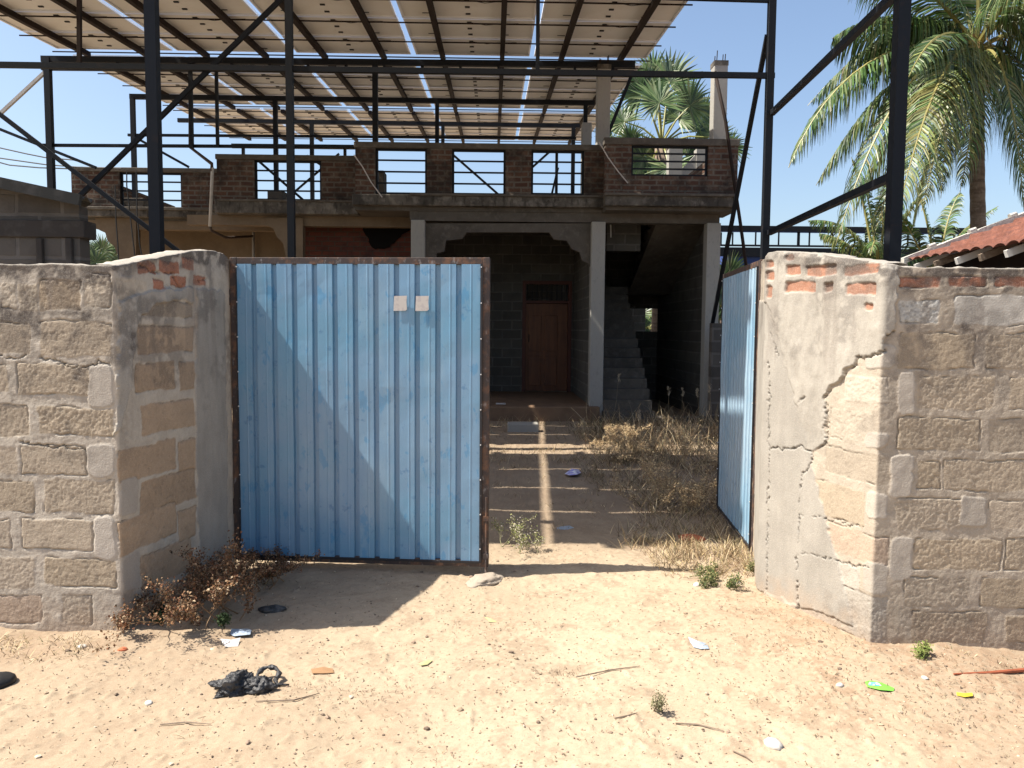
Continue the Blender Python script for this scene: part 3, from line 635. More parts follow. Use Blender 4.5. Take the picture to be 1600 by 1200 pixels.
# columns, beams, porch
def col(x0, x1, yt, yb, Y, d, mt, nm='column'):
    m = MB(); m.pbox(x0, yt, x1, yb, Y, d); return m.build(nm, mt, hs, bevel=.012)
zbm = P(800, 346, YC).z
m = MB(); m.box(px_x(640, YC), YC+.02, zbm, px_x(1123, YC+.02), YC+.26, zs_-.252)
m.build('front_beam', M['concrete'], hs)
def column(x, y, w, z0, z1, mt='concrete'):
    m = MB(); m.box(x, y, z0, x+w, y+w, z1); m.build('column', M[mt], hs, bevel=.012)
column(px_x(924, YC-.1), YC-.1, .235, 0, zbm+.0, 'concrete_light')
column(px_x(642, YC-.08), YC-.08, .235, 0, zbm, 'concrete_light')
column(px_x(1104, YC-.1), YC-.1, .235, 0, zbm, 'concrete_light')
arch = [(663, 349), (663, 425), (682, 422), (682, 396), (694, 393), (697, 376), (722, 373), (729, 363), (858, 363), (866, 374), (886, 376), (894, 389), (906, 394), (910, 407), (920, 412), (926, 424), (926, 349)]
poly = [(P(x, y, YC+.04).x, P(x, y, YC+.04).z) for x, y in arch]
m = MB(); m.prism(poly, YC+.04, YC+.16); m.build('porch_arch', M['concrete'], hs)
for (br, Y) in (([(150, 341), (152, 352), (157, 360), (166, 364), (170, 377), (180, 385), (185, 398), (189, 414), (214, 414), (214, 341)], YA+.02),
                ([(413, 341), (415, 352), (428, 357), (433, 370), (443, 380), (447, 398), (449, 414), (474, 414), (474, 341)], YB+.1)):
    poly = [(P(x, y, Y).x, P(x, y, Y).z) for x, y in br]
    m = MB(); m.prism(poly, Y-.04, Y+.16); m.build('corbel_bracket', M['beige'], hs)
fz = .25
m = MB(); m.box(px_x(430, 13.2), 13.15, -.3, px_x(941, 13.15), 16.4, fz); m.build('porch_floor', M['floor_clay'], hs, bevel=.02)
XR0, XR1 = px_x(926, 13.3), px_x(1112, 13.3)
YW = 16.4
m = MB()    # porch back wall with the door opening
dx0, dx1 = px_x(817, YW), px_x(894, YW); dzt = P(855, 439, YW).z
m.box(px_x(640, YW)-.3, YW, fz, dx0, YW+.2, zs_-.25); m.box(dx1, YW, fz, XR0+.12, YW+.2, zs_-.25); m.box(dx0, YW+.002, dzt, dx1, YW+.198, zs_-.25)
m.build('porch_wall', M['blockwork'], hs)
m = MB(); m.box(XR0, YC+.3, 0, XR0+.14, YW, zs_-.25); m.build('side_wall', M['blockwork'], hs)
# inner left wall, brick front room, beige room
m = MB(); m.box(px_x(640, 14.7), 14.7, 0, px_x(640, 14.7)+.15, YW, zs_-.25); m.build('inner_wall', M['brick_wall'], hs)
m = MB(); m.box(px_x(452, 14.7), 14.7, 0, px_x(640, 14.7), 14.85, zs_-.25); m.build('brick_front_wall', M['brick_wall'], hs)
m = MB(); xb0 = px_x(186, 16.2); m.box(xb0, 16.2, 0, px_x(452, 16.2)+.3, 16.35, zs_-.25); m.box(px_x(452, 14.7)-.02, 14.85, 0, px_x(452, 14.7)+.13, 16.2, zs_-.25)
m.box(xb0, 16.35, 0, xb0+.15, 20, zs_-.25); m.build('plastered_wall', M['beige'], hs)
m = MB(); m.box(px_x(290, YB), YB+.1, zs_-.42, px_x(640, YB), YB+.3, zs_-.246); m.box(px_x(150, YA), YA+.02, zs_-.40, px_x(452, YA), YA+.24, zs_-.242)
m.build('front_beam', M['beige'], hs)
# ragged near-black patch on the brick wall, just below the slab
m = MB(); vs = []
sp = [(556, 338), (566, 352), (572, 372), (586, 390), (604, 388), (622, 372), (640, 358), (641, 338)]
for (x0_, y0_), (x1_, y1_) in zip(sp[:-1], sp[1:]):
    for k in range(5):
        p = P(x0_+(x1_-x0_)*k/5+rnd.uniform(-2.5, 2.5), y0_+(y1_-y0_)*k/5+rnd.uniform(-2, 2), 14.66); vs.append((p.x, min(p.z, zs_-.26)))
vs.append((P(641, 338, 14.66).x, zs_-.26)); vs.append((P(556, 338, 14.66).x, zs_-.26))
m.prism(vs[::1], 14.66, 14.72); m.build('dark_patch', M['flat_black'], hs)
# back and end walls, stair bay
m = MB()
hz0, hz1 = P(1015, 518, 17.6).z, P(1015, 482, 17.6).z; hx0, hx1 = px_x(985, 17.6), px_x(1040, 17.6)
m.box(XR0+.14, 17.6, 0, hx0, 17.75, zs_-.25); m.box(hx1, 17.6, 0, XR1+.15, 17.75, zs_-.25)
m.box(hx0, 17.602, 0, hx1, 17.748, hz0); m.box(hx0, 17.602, hz1, hx1, 17.748, zs_-.25)
m.build('rear_wall', M['blockwork'], hs)
m = MB(); m.box(XR1, YC+.2, 0, XR1+.14, 17.6, zs_-.255); m.build('end_wall', M['blockwork'], hs)
m = MB(); m.box(px_x(186, 20), 20, 0, 3.9, 20.15, zs_-.25); m.build('rear_wall', M['blockwork'], hs)
st = MB(); xs0, xs1 = px_x(946, 13.2), px_x(1026, 13.2)
ns = 14; y = 13.1; z = 0.0; ztop_ = 2.45; rise = ztop_/ns; run = 3.3/ns
for i in range(ns): st.box(xs0, y+i*run, 0 if i < 3 else (i-2)*rise, xs1, 16.4, (i+1)*rise-.0005*i)
st.box(xs0, 16.4, ztop_-.14, XR1-.003, 17.6, ztop_)
xf0 = xs1+.08
n2_ = 7; r2 = (zs_-ztop_)/n2_; 
for i in range(n2_):
    ya = 16.4-i*.4; st.box(xf0, ya-.4, ztop_+(i)*r2+.02, XR1-.004, ya, ztop_+(i+1)*r2-.002)
so = st.build('staircase', M['concrete'], hs)
u = MB(); p0_, p1_ = (16.4, ztop_-.139), (13.6, zs_-.36)
u.add([(xf0, p0_[0], p0_[1]), (XR1-.006, p0_[0], p0_[1]), (XR1-.006, p1_[0], p1_[1]), (xf0, p1_[0], p1_[1]),
       (xf0, p0_[0], p0_[1]+.2), (XR1-.006, p0_[0], p0_[1]+.2), (XR1-.006, p1_[0], p1_[1]+.2), (xf0, p1_[0], p1_[1]+.2)], [(0, 1, 2, 3), (7, 6, 5, 4), (4, 5, 1, 0), (5, 6, 2, 1), (6, 7, 3, 2), (7, 4, 0, 3)])
u.build('stair_soffit', M['concrete'], so)
m = MB(); m.pbox(948, 346, 1001, 392, 14.3, .15); m.build('hanging_blockwork', M['blockwork'], hs)
m = MB(); m.box(xs0-.1, 12.95, -.2, XR1+.3, 13.3, .09); m.build('plinth', M['concrete'], hs)
# door
dr = MB(); dr.box(dx0+.07, YW+.05, fz+.01, dx1-.07, YW+.09, P(855, 474, YW).z)
for (ax, bx) in ((.13, .40), (.47, .74)):
    for (az, bz) in ((.12, .75), (.85, 1.6)): dr.box(dx0+ax, YW+.03, fz+az, dx0+bx, YW+.0495, fz+bz)
d_ = dr.build('door', M['door'], hs, bevel=.008)
f = MB(); t = .07
f.box(dx0, YW-.02, fz, dx0+t, YW+.12, dzt); f.box(dx1-t, YW-.02, fz, dx1, YW+.12, dzt); f.box(dx0+t, YW-.018, dzt-t, dx1-t, YW+.12, dzt); zt_ = P(855, 470, YW).z; f.box(dx0+t, YW-.018, zt_-.05, dx1-t, YW+.12, zt_)
f.build('door_frame', M['door_frame'], d_)
f = MB()
for i in range(9):
    x = dx0+.1+i*(dx1-dx0-.2)/8; f.box(x-.008, YW+.03, zt_, x+.008, YW+.05, dzt-t)
f.build('door_vent', M['steel'], d_)
h_ = MB(); h_.tube([(dx0+.14, YW+.02, fz+1.05), (dx0+.14, YW-.015, fz+1.08), (dx0+.14, YW-.015, fz+1.18), (dx0+.14, YW+.02, fz+1.2)], .008, 6); h_.build('handle', M['steel'], d_)
# columns standing up out of the roof, with starter bars
def roofcol(x0, x1, yt, yb, Y, mt, rebar=True):
    xa, xb = px_x(x0, Y), px_x(x1, Y); zt = P((x0+x1)/2, yt, Y).z; zb = min(P((x0+x1)/2, yb, Y).z, zs_)
    m = MB(); m.box(xa, Y, zb, xb, Y+(xb-xa), zt); c = m.build('roof_column', M[mt], hs, bevel=.012)
    if rebar:
        w = xb-xa
        for i, j in ((.2, .2), (.8, .2), (.2, .8), (.8, .8)):
            r = MB(); r.tube([(xa+w*i, Y+w*j, zt-.05), (xa+w*i+.01, Y+w*j, zt+rnd.uniform(.10, .2))], .008, 5); r.build('rebar', M['steel_rust'], c)
        k = MB(); k.box(xa-.006, Y-.006, zt-.07, xb+.006, Y+w+.006, zt+.01); k.build('column_head', M['concrete_dark'], c)
roofcol(930, 950, 101, 232, YC+.22, 'concrete_light'); roofcol(1109, 1130, 95, 217, YD+.2, 'concrete_light'); roofcol(907, 922, 191, 232, 15.8, 'concrete_light', False)
# half-built stair head behind the right parapet
m = MB(); Y = 17.5
m.pbox(1045, 232, 1066, 300, Y, .25); m.pbox(1088, 232, 1101, 300, Y, .25)
poly = [(P(x, y, Y).x, P(x, y, Y).z) for x, y in [(1066, 264), (1066, 290), (1078, 290), (1100, 262), (1100, 234), (1094, 234)]]
m.prism(poly, Y+.03, Y+.22); m.build('stair_head', M['concrete_light'], hs)
# concrete post pads on the roof
for (x0, x1, yt, Y) in ((193, 226, 309, 16.3), (419, 443, 297, 16.3), (590, 600, 266, 14.2)):
    m = MB(); m.box(px_x(x0, Y), Y, zs_-.01, px_x(x1, Y), Y+.4, P(x0, yt, Y).z); m.build('post_pad', M['concrete'], hs, bevel=.01)
# pipes
m = MB(); Yp = YA-.28
m.tube([P(332, 262, YB-.25), P(332, 262, YB-.25)-Vector((0, 0, .02)), P(328, 354, YB-.25)], .028, 8)
m.build('rain_pipe', M['pvc'], hs, sm=True)
m = MB(); m.tube([P(297, 100, 14.0), P(297, 230, 14.0), P(331, 256, YB-.25), P(331, 268, YB-.25)], .03, 8); m.tube([P(328, 352, YB-.25), P(330, 360, YB-.2), P(352, 371, YB+.2), P(362, 371, YB+.6), P(394, 369, 15.9)], .024, 8)
m.build('bent_pipe', M['pipe_brown'], hs, sm=True)
m = MB(); m.tube([P(396, 352, 16.1), P(396, 600, 16.1)], .03, 8); m.build('drain_pipe', M['pvc'], hs, sm=True)
m = MB(); m.tube([P(954, 348, 13.9), P(954.5, 371, 13.9)], .012, 6); m.build('conduit', M['pvc'], hs)
# red water meter box and plank at the left of the porch are hidden by the gate; blue tap pipe on the far wall is not visible

# ------------------------------------------------------------------ solar canopy
sc_ = thing('solar_canopy', (0, 13.8, 0), 'tall black steel canopy roofed with rows of solar panels seen from below', 'solar canopy')
def zr(Y): return 5.20+.0795*Y
gapc, pw, pl = .085, 1.995, 1.0
xc = [-6.63+i*2.08 for i in range(5)]
def make_panel():
    ca, sa = 1/math.hypot(1, .0795), .0795/math.hypot(1, .0795)
    m = MB()
    m.mi = 0; m.box(-pw/2+.03, -pl/2+.03, .022, pw/2-.03, pl/2-.03, .028)
    m.mi = 1
    m.box(-pw/2, -pl/2, 0, -pw/2+.03, pl/2, .04); m.box(pw/2-.03, -pl/2, 0, pw/2, pl/2, .04)
    m.box(-pw/2+.03, -pl/2, 0, pw/2-.03, -pl/2+.03, .04); m.box(-pw/2+.03, pl/2-.03, 0, pw/2-.03, pl/2, .04)
    m.mi = 2
    for j in (-1, 0, 1): m.box(-.04, j*.31-.02, .006, .03, j*.31+.02, .0215)
    for (x, y) in ((.55, .33), (-.62, .31)): m.box(x-.06, y-.012, .016, x+.06, y+.012, .0215)
    m.tube([(.03, -.31, .01), (.25, -.22, .004), (.5, -.32, .0), (.75, -.3, .012)], .005, 4)
    m.mi = 3; m.box(-pw/2+.031, -pl/2+.031, .029, pw/2-.031, pl/2-.031, .037)
    m.v = [(x, y*ca-z*sa, y*sa+z*ca) for x, y, z in m.v]
    me_off = worldloc(sc_)
    m.v = [(x+me_off.x, y+me_off.y, z+me_off.z) for x, y, z in m.v]
    return m.build('solar_panel', [M['backsheet'], M['alu'], M['black'], M['pv']], sc_)
pan = make_panel(); first = True
tiers = [(5.22, 4), (10.10, 4), (14.68, 4), (19.30, 4)]
for ty, nr in tiers:
    for r in range(nr):
        for x in xc:
            o = pan if first else pan.copy()
            if not first: COL.objects.link(o); o.parent = sc_
            first = False
            Y = ty+.5+r*1.022
            o.location = Vector((x+rnd.uniform(-.004, .004), Y, zr(Y)+.045)) - Vector(sc_.location)
S = M['steel']
for ty, nr in tiers:
    for x in xc:
        for dx in (-.52, .52):
            m = MB(); m.bar((x+dx, ty-.10, zr(ty-.10)-.01), (x+dx, ty+4.2, zr(ty+4.2)-.01), .078, .085); m.build('rafter', M['steel_rust'], sc_)
for ty, nr in tiers[1:]:
    for r in range(nr+1):
        Y = ty+.02+r*1.022-(.06 if r == nr else 0)
        m = MB(); m.bar((-7.72, Y+.045, zr(Y)+.008), (2.76, Y+.045, zr(Y)+.008), .016, .018); m.build('purlin', M['steel_rust'], sc_)
def hbar(px0, py0, px1, py1, Y, w, h=None, nm='cross_beam', mt=S, Y2=None):
    m = MB(); m.bar(P(px0, py0, Y), P(px1, py1, Y2 or Y), w, h); return m.build(nm, mt, sc_)
YT = 13.86
hbar(65, 92.5, 992, 101.5, YT, .07, .10); hbar(65, 106, 990, 114, YT, .06, .08)
for i in range(16):
    x = 65+i*59.5; 
    if i: hbar(x, 92+i*.55, x, 107+i*.5, YT, .045, nm='strut')
hbar(203, 151, 929, 161, 16.5, .07, .10); hbar(278, 188, 906, 197, 19.3, .08, .09); hbar(362, 228, 560, 230, 23.1, .09, .12); hbar(560, 226, 900, 232, 23.1, .09, .1); hbar(200, 211, 900, 216, 16.5, .05, .05, nm='tie_bar')
hbar(66, 227, 640, 230, YT+.05, .05, .05, nm='tie_bar')
hbar(-240, 98, 1210, 118.5, 9.7, .05, .065, nm='tie_bar')
hbar(1000, -6, 1206, 0, 9.7, .05, .06, nm='tie_bar')
# near, roof-level beams (above the picture)
m = MB(); m.bar((-7.9, 9.7, zr(9.7)-.09), (3.6, 9.7, zr(9.7)-.09), .08, .1); m.build('cross_beam', S, sc_)
m = MB(); m.bar((-7.9, 5.9, zr(5.9)-.09), (3.4, 5.9, zr(5.9)-.09), .08, .1); m.build('cross_beam', S, sc_)
def post(px, py0, py1, Y, w, top=None, bottom=None, px1=None):
    a = P(px, py0, Y); b = P(px1 or px, py1, Y)
    z0 = a.z if top is None else top; z1 = b.z if bottom is None else bottom
    m = MB(); m.box(a.x-w/2, Y-w/2, z1, a.x+w/2, Y+w/2, z0); return m.build('post', S, sc_)
post(241, 200, 0, 5.95, .080, top=zr(5.95)-.1, bottom=-.1)
post(453.5, 200, 0, 9.7, .082, top=zr(9.7)-.12, bottom=-.1)
post(1199, 250, 0, 9.7, .085, top=zr(9.7)+.3, bottom=-.1)
post(1402, 200, 0, 6.0, .092, top=zr(6)-.1, bottom=-.1)
post(-250, 250, 0, 9.7, .1, top=zr(9.7), bottom=-.1)
post(74, 90, 0, YT, .10, bottom=0)
post(207, 152, 320, 16.5, .085, bottom=zs_); post(586, 95, 305, YT, .09, bottom=zs_); post(430, 156, 300, 16.5, .085, bottom=zs_)
post(297, 100, 255, YT, .06, bottom=P(297, 232, YT).z); post(338, 112, 230, YT, .05, bottom=P(338, 230, YT).z); post(487, 192, 305, 19.3, .09, bottom=zs_)
post(683, 158, 240, 16.5, .08, bottom=zs_); post(692, 194, 240, 19.3, .08, bottom=zs_); post(915, 160, 195, 16.5, .08, bottom=P(915, 193, 16.5).z)
post(896, 197, 230, 19.3, .09, bottom=zs_); post(380, 229, 300, 23.1, .08, bottom=0); post(539, 230, 300, 23.1, .08, bottom=0); post(870, 230, 300, 23.1, .08, bottom=0)
def strut(a, b, Y, w=.05, Y2=None, nm='brace', mt=S):
    m = MB(); m.bar(P(*a, Y), P(*b, Y2 or Y), w, w); return m.build(nm, mt, sc_)
strut((124, -40), (124, 106), 9.72, .045, nm='strut', mt=M['steel_rust']); strut((841, -45), (840, 112), 9.72, .045, nm='strut')
strut((450, -12), (-236, 660), 9.78, .05); strut((-236, -2), (453, 526), 9.62, .05)
strut((-60, 178), (150, 262), 12.5, .045)
strut((0, 178), (70, 113), YT, .05, mt=M['pvc'])
strut((212, 215), (295, 261), 16.6, .05); strut((400, 248), (480, 318), 16.6, .05); strut((480, 243), (560, 300), 19.2, .045); strut((460, 300), (530, 240), 19.4, .045)
strut((700, 235), (780, 305), 19.2, .05); strut((860, 236), (800, 290), 19.2, .05)
strut((872, 262), (862, 304), 19.0, .05); strut((989, 112), (945, 222), 13.7, .055)
strut((1206, 177), (1402, -12), 9.7, .06, 6.0); strut((1201, 364), (1402, 272), 9.7, .06, 6.0)
strut((1199, 55), (1112, 512), 9.75, .055, 12.9)
# ------------------------------------------------------------------ sloping bamboo pole against the house corner
m = MB(); pts = [P(1117, 112, 13.0), P(1134, 190, 12.95), P(1148, 290, 12.9), P(1157, 350, 12.9), P(1172, 460, 12.9)]
zz = pts[-1]; pts.append(Vector((zz.x+.15, 12.7, 0.0)))
m.tube(pts, .028, 7)
o = m.build('leaning_pole', M['steel_rust'], None, sm=True); tag(o, 'thin bent dark pole leaning on the right end of the brick parapet', 'pole')
# ------------------------------------------------------------------ low compound wall right of the house
m = MB(); x0 = P(1113, 505, 12.6).x; m.box(x0, 12.6, -.1, x0+.9, 12.76, P(1120, 505, 12.6).z)
m.box(x0+.74, 7.4, -.1, x0+.9, 12.6, P(1120, 505, 12.6).z-.02)
o = m.build('compound_wall', M['shed_wall'], None); tag(o, 'low unplastered block wall joining the right end of the house', 'wall')

# ------------------------------------------------------------------ left block shed
sh = thing('block_shed', (-5.5, 7.5, 0), 'dark block shed with a sloping asbestos roof behind the left wall', 'shed')
Y = 7.5
xr = P(129, 350, Y).x; zl = P(0, 290, Y).z; zrr = P(128, 318, Y).z
xl = P(0, 290, Y).x; sl_ = (zrr-zl)/(xr-xl)
XL = -9.5; zL = zl+sl_*(XL-xl)
m = MB()
zb0 = P(60, 371, Y).z; zb1 = P(60, 344, Y).z
poly = [(XL, -.1), (xr-.03, -.1), (xr-.03, zb0), (XL, zb0)]; m.prism(poly, Y, Y+.18)
m.add([(xr-.2, Y+.18, -.1), (xr-.03, Y+.18, -.1), (xr-2.0, Y+4, -.1), (xr-2.2, Y+4, -.1), (xr-.2, Y+.18, 2.3), (xr-.03, Y+.18, 2.3), (xr-2.0, Y+4, 2.3), (xr-2.2, Y+4, 2.3)], MB.BF)
m.build('wall', M['shed_wall'], sh)
m = MB(); m.prism([(XL, zb0), (xr+.03, zb0), (xr+.03, zb1), (XL, zb1)], Y-.03, Y+.2); m.build('ring_beam', M['shed_band'], sh, bevel=.01)
m = MB(); m.prism([(XL, zb1), (xr-.03, zb1), (xr-.03, zrr-.02), (XL, zL-.02)], Y+.002, Y+.16); m.build('gable', M['shed_wall'], sh)
for px in (62, 108):
    m = MB(); m.pbox(px-5, 372, px+5, 500, Y-.04, .1); m.build('pier', M['shed_band'], sh, bevel=.01)
xs_ = np.arange(XL, xr+.07, .03); ys_ = np.array([Y-.22, Y+1.5, Y+4.2])
X_, Y_ = np.meshgrid(xs_, ys_); Z_ = zL+sl_*(X_-XL)+.03*np.sin(Y_*3)*0
ysf = np.arange(Y-.22, Y+4.2, .03); X_, Y_ = np.meshgrid(np.array([0, .5, 1.0]), ysf); X_ = XL+(xr+.10-.56*np.clip(Y_-Y, 0, 9)-XL)*X_; Z_ = zL+sl_*(X_-XL)+.045+.022*np.sin(Y_*2*PI/.15)
gridmesh('roof', X_, Y_, Z_, None, [M['asbestos']], sh)
m = MB(); m.bar((XL, Y-.2, zL-.0), (xr+.09, Y-.2, zrr+.0), .05, .10); m.build('barge_board', M['asbestos'], sh)

# ------------------------------------------------------------------ tiled house on the right
th = thing('tiled_house', (6.6, 10, 0), 'low house with red clay tile roof and white gable ridge at the right edge', 'house')
XE, ZE, YF, YN = 6.33, P(1415, 413, 12.0).z-.02, 12.0, 5.2
tanr = .385
ysf = np.arange(YN, YF, .022); xsf = np.arange(0, 4.2, .0333)
Xs, Ys = np.meshgrid(xsf, ysf)
row = np.floor(Xs/.32); fr_ = Xs/.32-row
Zs = ZE+Xs*tanr + .045*np.abs(np.sin((Ys+row*.0)*PI/.24))**.7 + .055*(1-fr_) + (vn(np.floor(Ys/.24), row, 5)-.5)*.016
Xg = XE+Xs+(vn(np.floor(Ys/.24), row, 8)-.5)*.02
gridmesh('roof', Xg, Ys, Zs, None, [M['tile']], th, flip=True).data.polygons.foreach_set('use_smooth', [False]*((Xs.shape[0]-1)*(Xs.shape[1]-1)))
m = MB()
nn = 22
for i in range(nn):
    x = i*4.2/nn; x1 = (i+1)*4.2/nn
    m.add([(XE+x-.05, YF-.10, ZE+x*tanr+.02), (XE+x1-.05, YF-.10, ZE+x1*tanr+.02), (XE+x1-.05, YF+.14, ZE+x1*tanr+.02), (XE+x-.05, YF+.14, ZE+x*tanr+.02),
           (XE+x-.05, YF-.10, ZE+x*tanr+.10+rnd.uniform(0, .02)), (XE+x1-.05, YF-.10, ZE+x1*tanr+.10+rnd.uniform(0, .02)), (XE+x1-.05, YF+.14, ZE+x1*tanr+.10), (XE+x-.05, YF+.14, ZE+x*tanr+.10)], MB.BF)
m.build('verge_mortar', M['lime'], th)
for i in range(6):
    x = .35+i*.62; m = MB()
    m.tube([(XE+x, YF-.05, ZE+x*tanr+.14), (XE+x+.10, YF-.05, ZE+(x+.1)*tanr+.15)], [.05, .035], 7); m.build('ridge_stop', M['lime'], th)
m = MB(); m.box(XE+.55, YN, -.1, XE+.7, YF-.1, ZE+.15); m.box(XE+.7, YF-.25, -.1, XE+5, YF-.1, ZE+.2)
m.build('wall', M['wall_white'], th)
m = MB(); m.box(XE+.5, YN, ZE-.32, XE+.548, YF-.1, ZE+.13); m.build('wall_plate', M['steel_rust'], th)
for i in range(13):
    y = YF-.3-i*.52; m = MB(); m.bar((XE+.02, y, ZE-.05), (XE+.9, y, ZE-.05+.88*tanr), .06, .09); m.build('rafter_end', M['wall_white'] if i % 2 == 0 else M['trunk'], th)

# ------------------------------------------------------------------ far blue shed
bs = thing('sheet_shed', (9, 25, 0), 'long dark blue metal sheet shed with an open railing truss far behind', 'shed')
Y = 25
m = MB(); m.pbox(1134, 389, 1560, 640, Y, 8); m.build('sheet_wall', M['blue_sheet'], bs)
m = MB(); m.pbox(1080, 354, 1542, 363, Y-.1, .25); m.build('top_rail', S, bs)
m = MB(); m.pbox(1080, 383.5, 1542, 386, Y-.1, .12); m.build('lower_rail', S, bs)
m = MB(); m.pbox(1080, 388, 1540, 402, Y-.12, .10); m.build('lower_beam', M['steel'], bs)
xb = 1126
while xb < 1538:
    m = MB(); m.pbox(xb, 363, xb+(4 if rnd.random() < .2 else 2), 384, Y, .04); m.build('upright', S, bs); xb += rnd.choice((17, 18, 30, 36, 12, 18))
m = MB(); m.pbox(1080, 402, 1100, 640, Y, .3); m.build('post', S, bs)

# ------------------------------------------------------------------ palms
GREENS = [(.07, .13, .035), (.11, .18, .055), (.045, .09, .03), (.15, .21, .08), (.19, .22, .10), (.035, .065, .03)]
def frond(mb, pts, lmax, nl, rg, w=.045, droop=1.0, cols=GREENS, rach=(.34, .30, .10), t0=.16, yellow=0):
    """pts: quadratic bezier control points of the midrib"""
    a, b, c = map(Vector, pts)
    f = lambda t: a*(1-t)**2+b*2*t*(1-t)+c*t*t
    fd = lambda t: ((b-a)*2*(1-t)+(c-b)*2*t).normalized()
    L = sum((f((i+1)/12)-f(i/12)).length for i in range(12))
    mb.cc = rach; mb.mi = 0
    mb.tube([f(i/12) for i in range(13)], [.045*(1-i/12)+.006 for i in range(13)], 5)
    roll = rg.uniform(-.5, .5)
    for i in range(nl):
        t = t0+(1-t0)*(i+rg.random()*.6)/nl
        p = f(t); T = fd(t)
        sd = T.cross(Vector((0, 0, 1)))
        if sd.length < .05: sd = Vector((1, 0, 0))
        sd.normalize(); up = sd.cross(T).normalized()
        ll = lmax*(math.sin(PI*min(1, (t-t0)/(1-t0)*.86+.16))**.6)*rg.uniform(.8, 1.1)
        base = rg.choice(cols); k = rg.uniform(.7, 1.25)
        if yellow and rg.random() < yellow: base = (.25, .27, .09)
        for s_ in (-1, 1):
            if rg.random() < .04: continue
            fwd = .35+.5*t+rg.uniform(-.08, .08)
            d = (sd*s_*math.cos(roll*s_*.3)+up*(.25+roll*s_*.5)+T*fwd).normalized()
            mb.cc = tuple(min(1, q*k*rg.uniform(.85, 1.15)) for q in base)
            q = p.copy(); ps = [q.copy()]; n = 4
            for j in range(n):
                al = min(.9, droop*(.26+.16*j)*rg.uniform(.8, 1.2)); d = (d*(1-al)+Vector((0, 0, -1))*al+Vector((rg.uniform(-.05, .05), rg.uniform(-.05, .05), 0))).normalized()
                q = q+d*ll/n; ps.append(q.copy())
            wd = (T*1.0+up*rg.uniform(-.5, .5)).normalized()
            ws = [w*.6, w, w*.9, w*.55, w*.08]
            mb.ribbon(ps, ws, [wd]*5)
def coconut(name, label, base, crown, trunk_r, fronds, seed, lmax, nl=64, nuts=True, w=.045, yellow=.0, curve=(0, 0)):
    rg = random.Random(seed)
    root = thing(name, (base[0], base[1], 0), label, 'palm tree', None)
    b = Vector(base); c = Vector(crown)
    pts = []; n = 40
    for i in range(n+1):
        t = i/n; pts.append(b.lerp(c, t)+Vector((curve[0]*math.sin(PI*t), curve[1]*math.sin(PI*t), 0)))
    m = MB(); m.tube(pts, [trunk_r*(1.25-.35*i/n)*(1+.05*(i % 2)) for i in range(n+1)], 12); m.build('trunk', M['trunk'], root, sm=True)
    m = MB()
    for f_ in fronds:
        pp_ = [c+Vector((rg.uniform(-.06, .06), rg.uniform(-.06, .06), 0)), f_[0], f_[1]]
        frond(m, pp_, lmax*(f_[2] if len(f_) > 2 else 1), nl, rg, w=w, yellow=(f_[3] if len(f_) > 3 else yellow), droop=(f_[4] if len(f_) > 4 else 1))
    m.build('crown', M['leaf'], root, colattr=True)
    if nuts:
        for i in range(9):
            a_ = rg.uniform(0, 2*PI); r_ = rg.uniform(.22, .42)
            k = MB(); k.cc = (.30, .22, .05)
            bm = [(Vector((math.cos(a_)*r_, math.sin(a_)*r_, -.15-rg.uniform(0, .45)))+c)]
            cpos = bm[0]; k.tube([cpos+Vector((0, 0, .12)), cpos+Vector((0, 0, .07)), cpos, cpos-Vector((0, 0, .07)), cpos-Vector((0, 0, .12))], [.02, .085, .115, .09, .015], 9)
            k.build('coconut', M['leaf'], root, sm=True, colattr=True)
        m = MB()   # dry sheath and dead stalks under the crown
        for i in range(26):
            a_ = rg.uniform(0, 2*PI); m.cc = rg.choice([(.16, .09, .04), (.22, .13, .06), (.09, .06, .03)])
            q = c+Vector((0, 0, rg.uniform(-.1, .4))); r_ = rg.uniform(.3, 1.1)
            m.ribbon([q, q+Vector((math.cos(a_)*r_*.5, math.sin(a_)*r_*.5, rg.uniform(-.1, .2))), q+Vector((math.cos(a_)*r_, math.sin(a_)*r_, rg.uniform(-.6, -.1)))], [.10, .06, .02], [Vector((-math.sin(a_), math.cos(a_), .3))]*3)
        m.build('dry_sheath', M['dry'], root, colattr=True)
    return root
D = 15.0
cP = P(1528, 78, D)
def fp(px, py, dy): return P(px, py, D+dy)
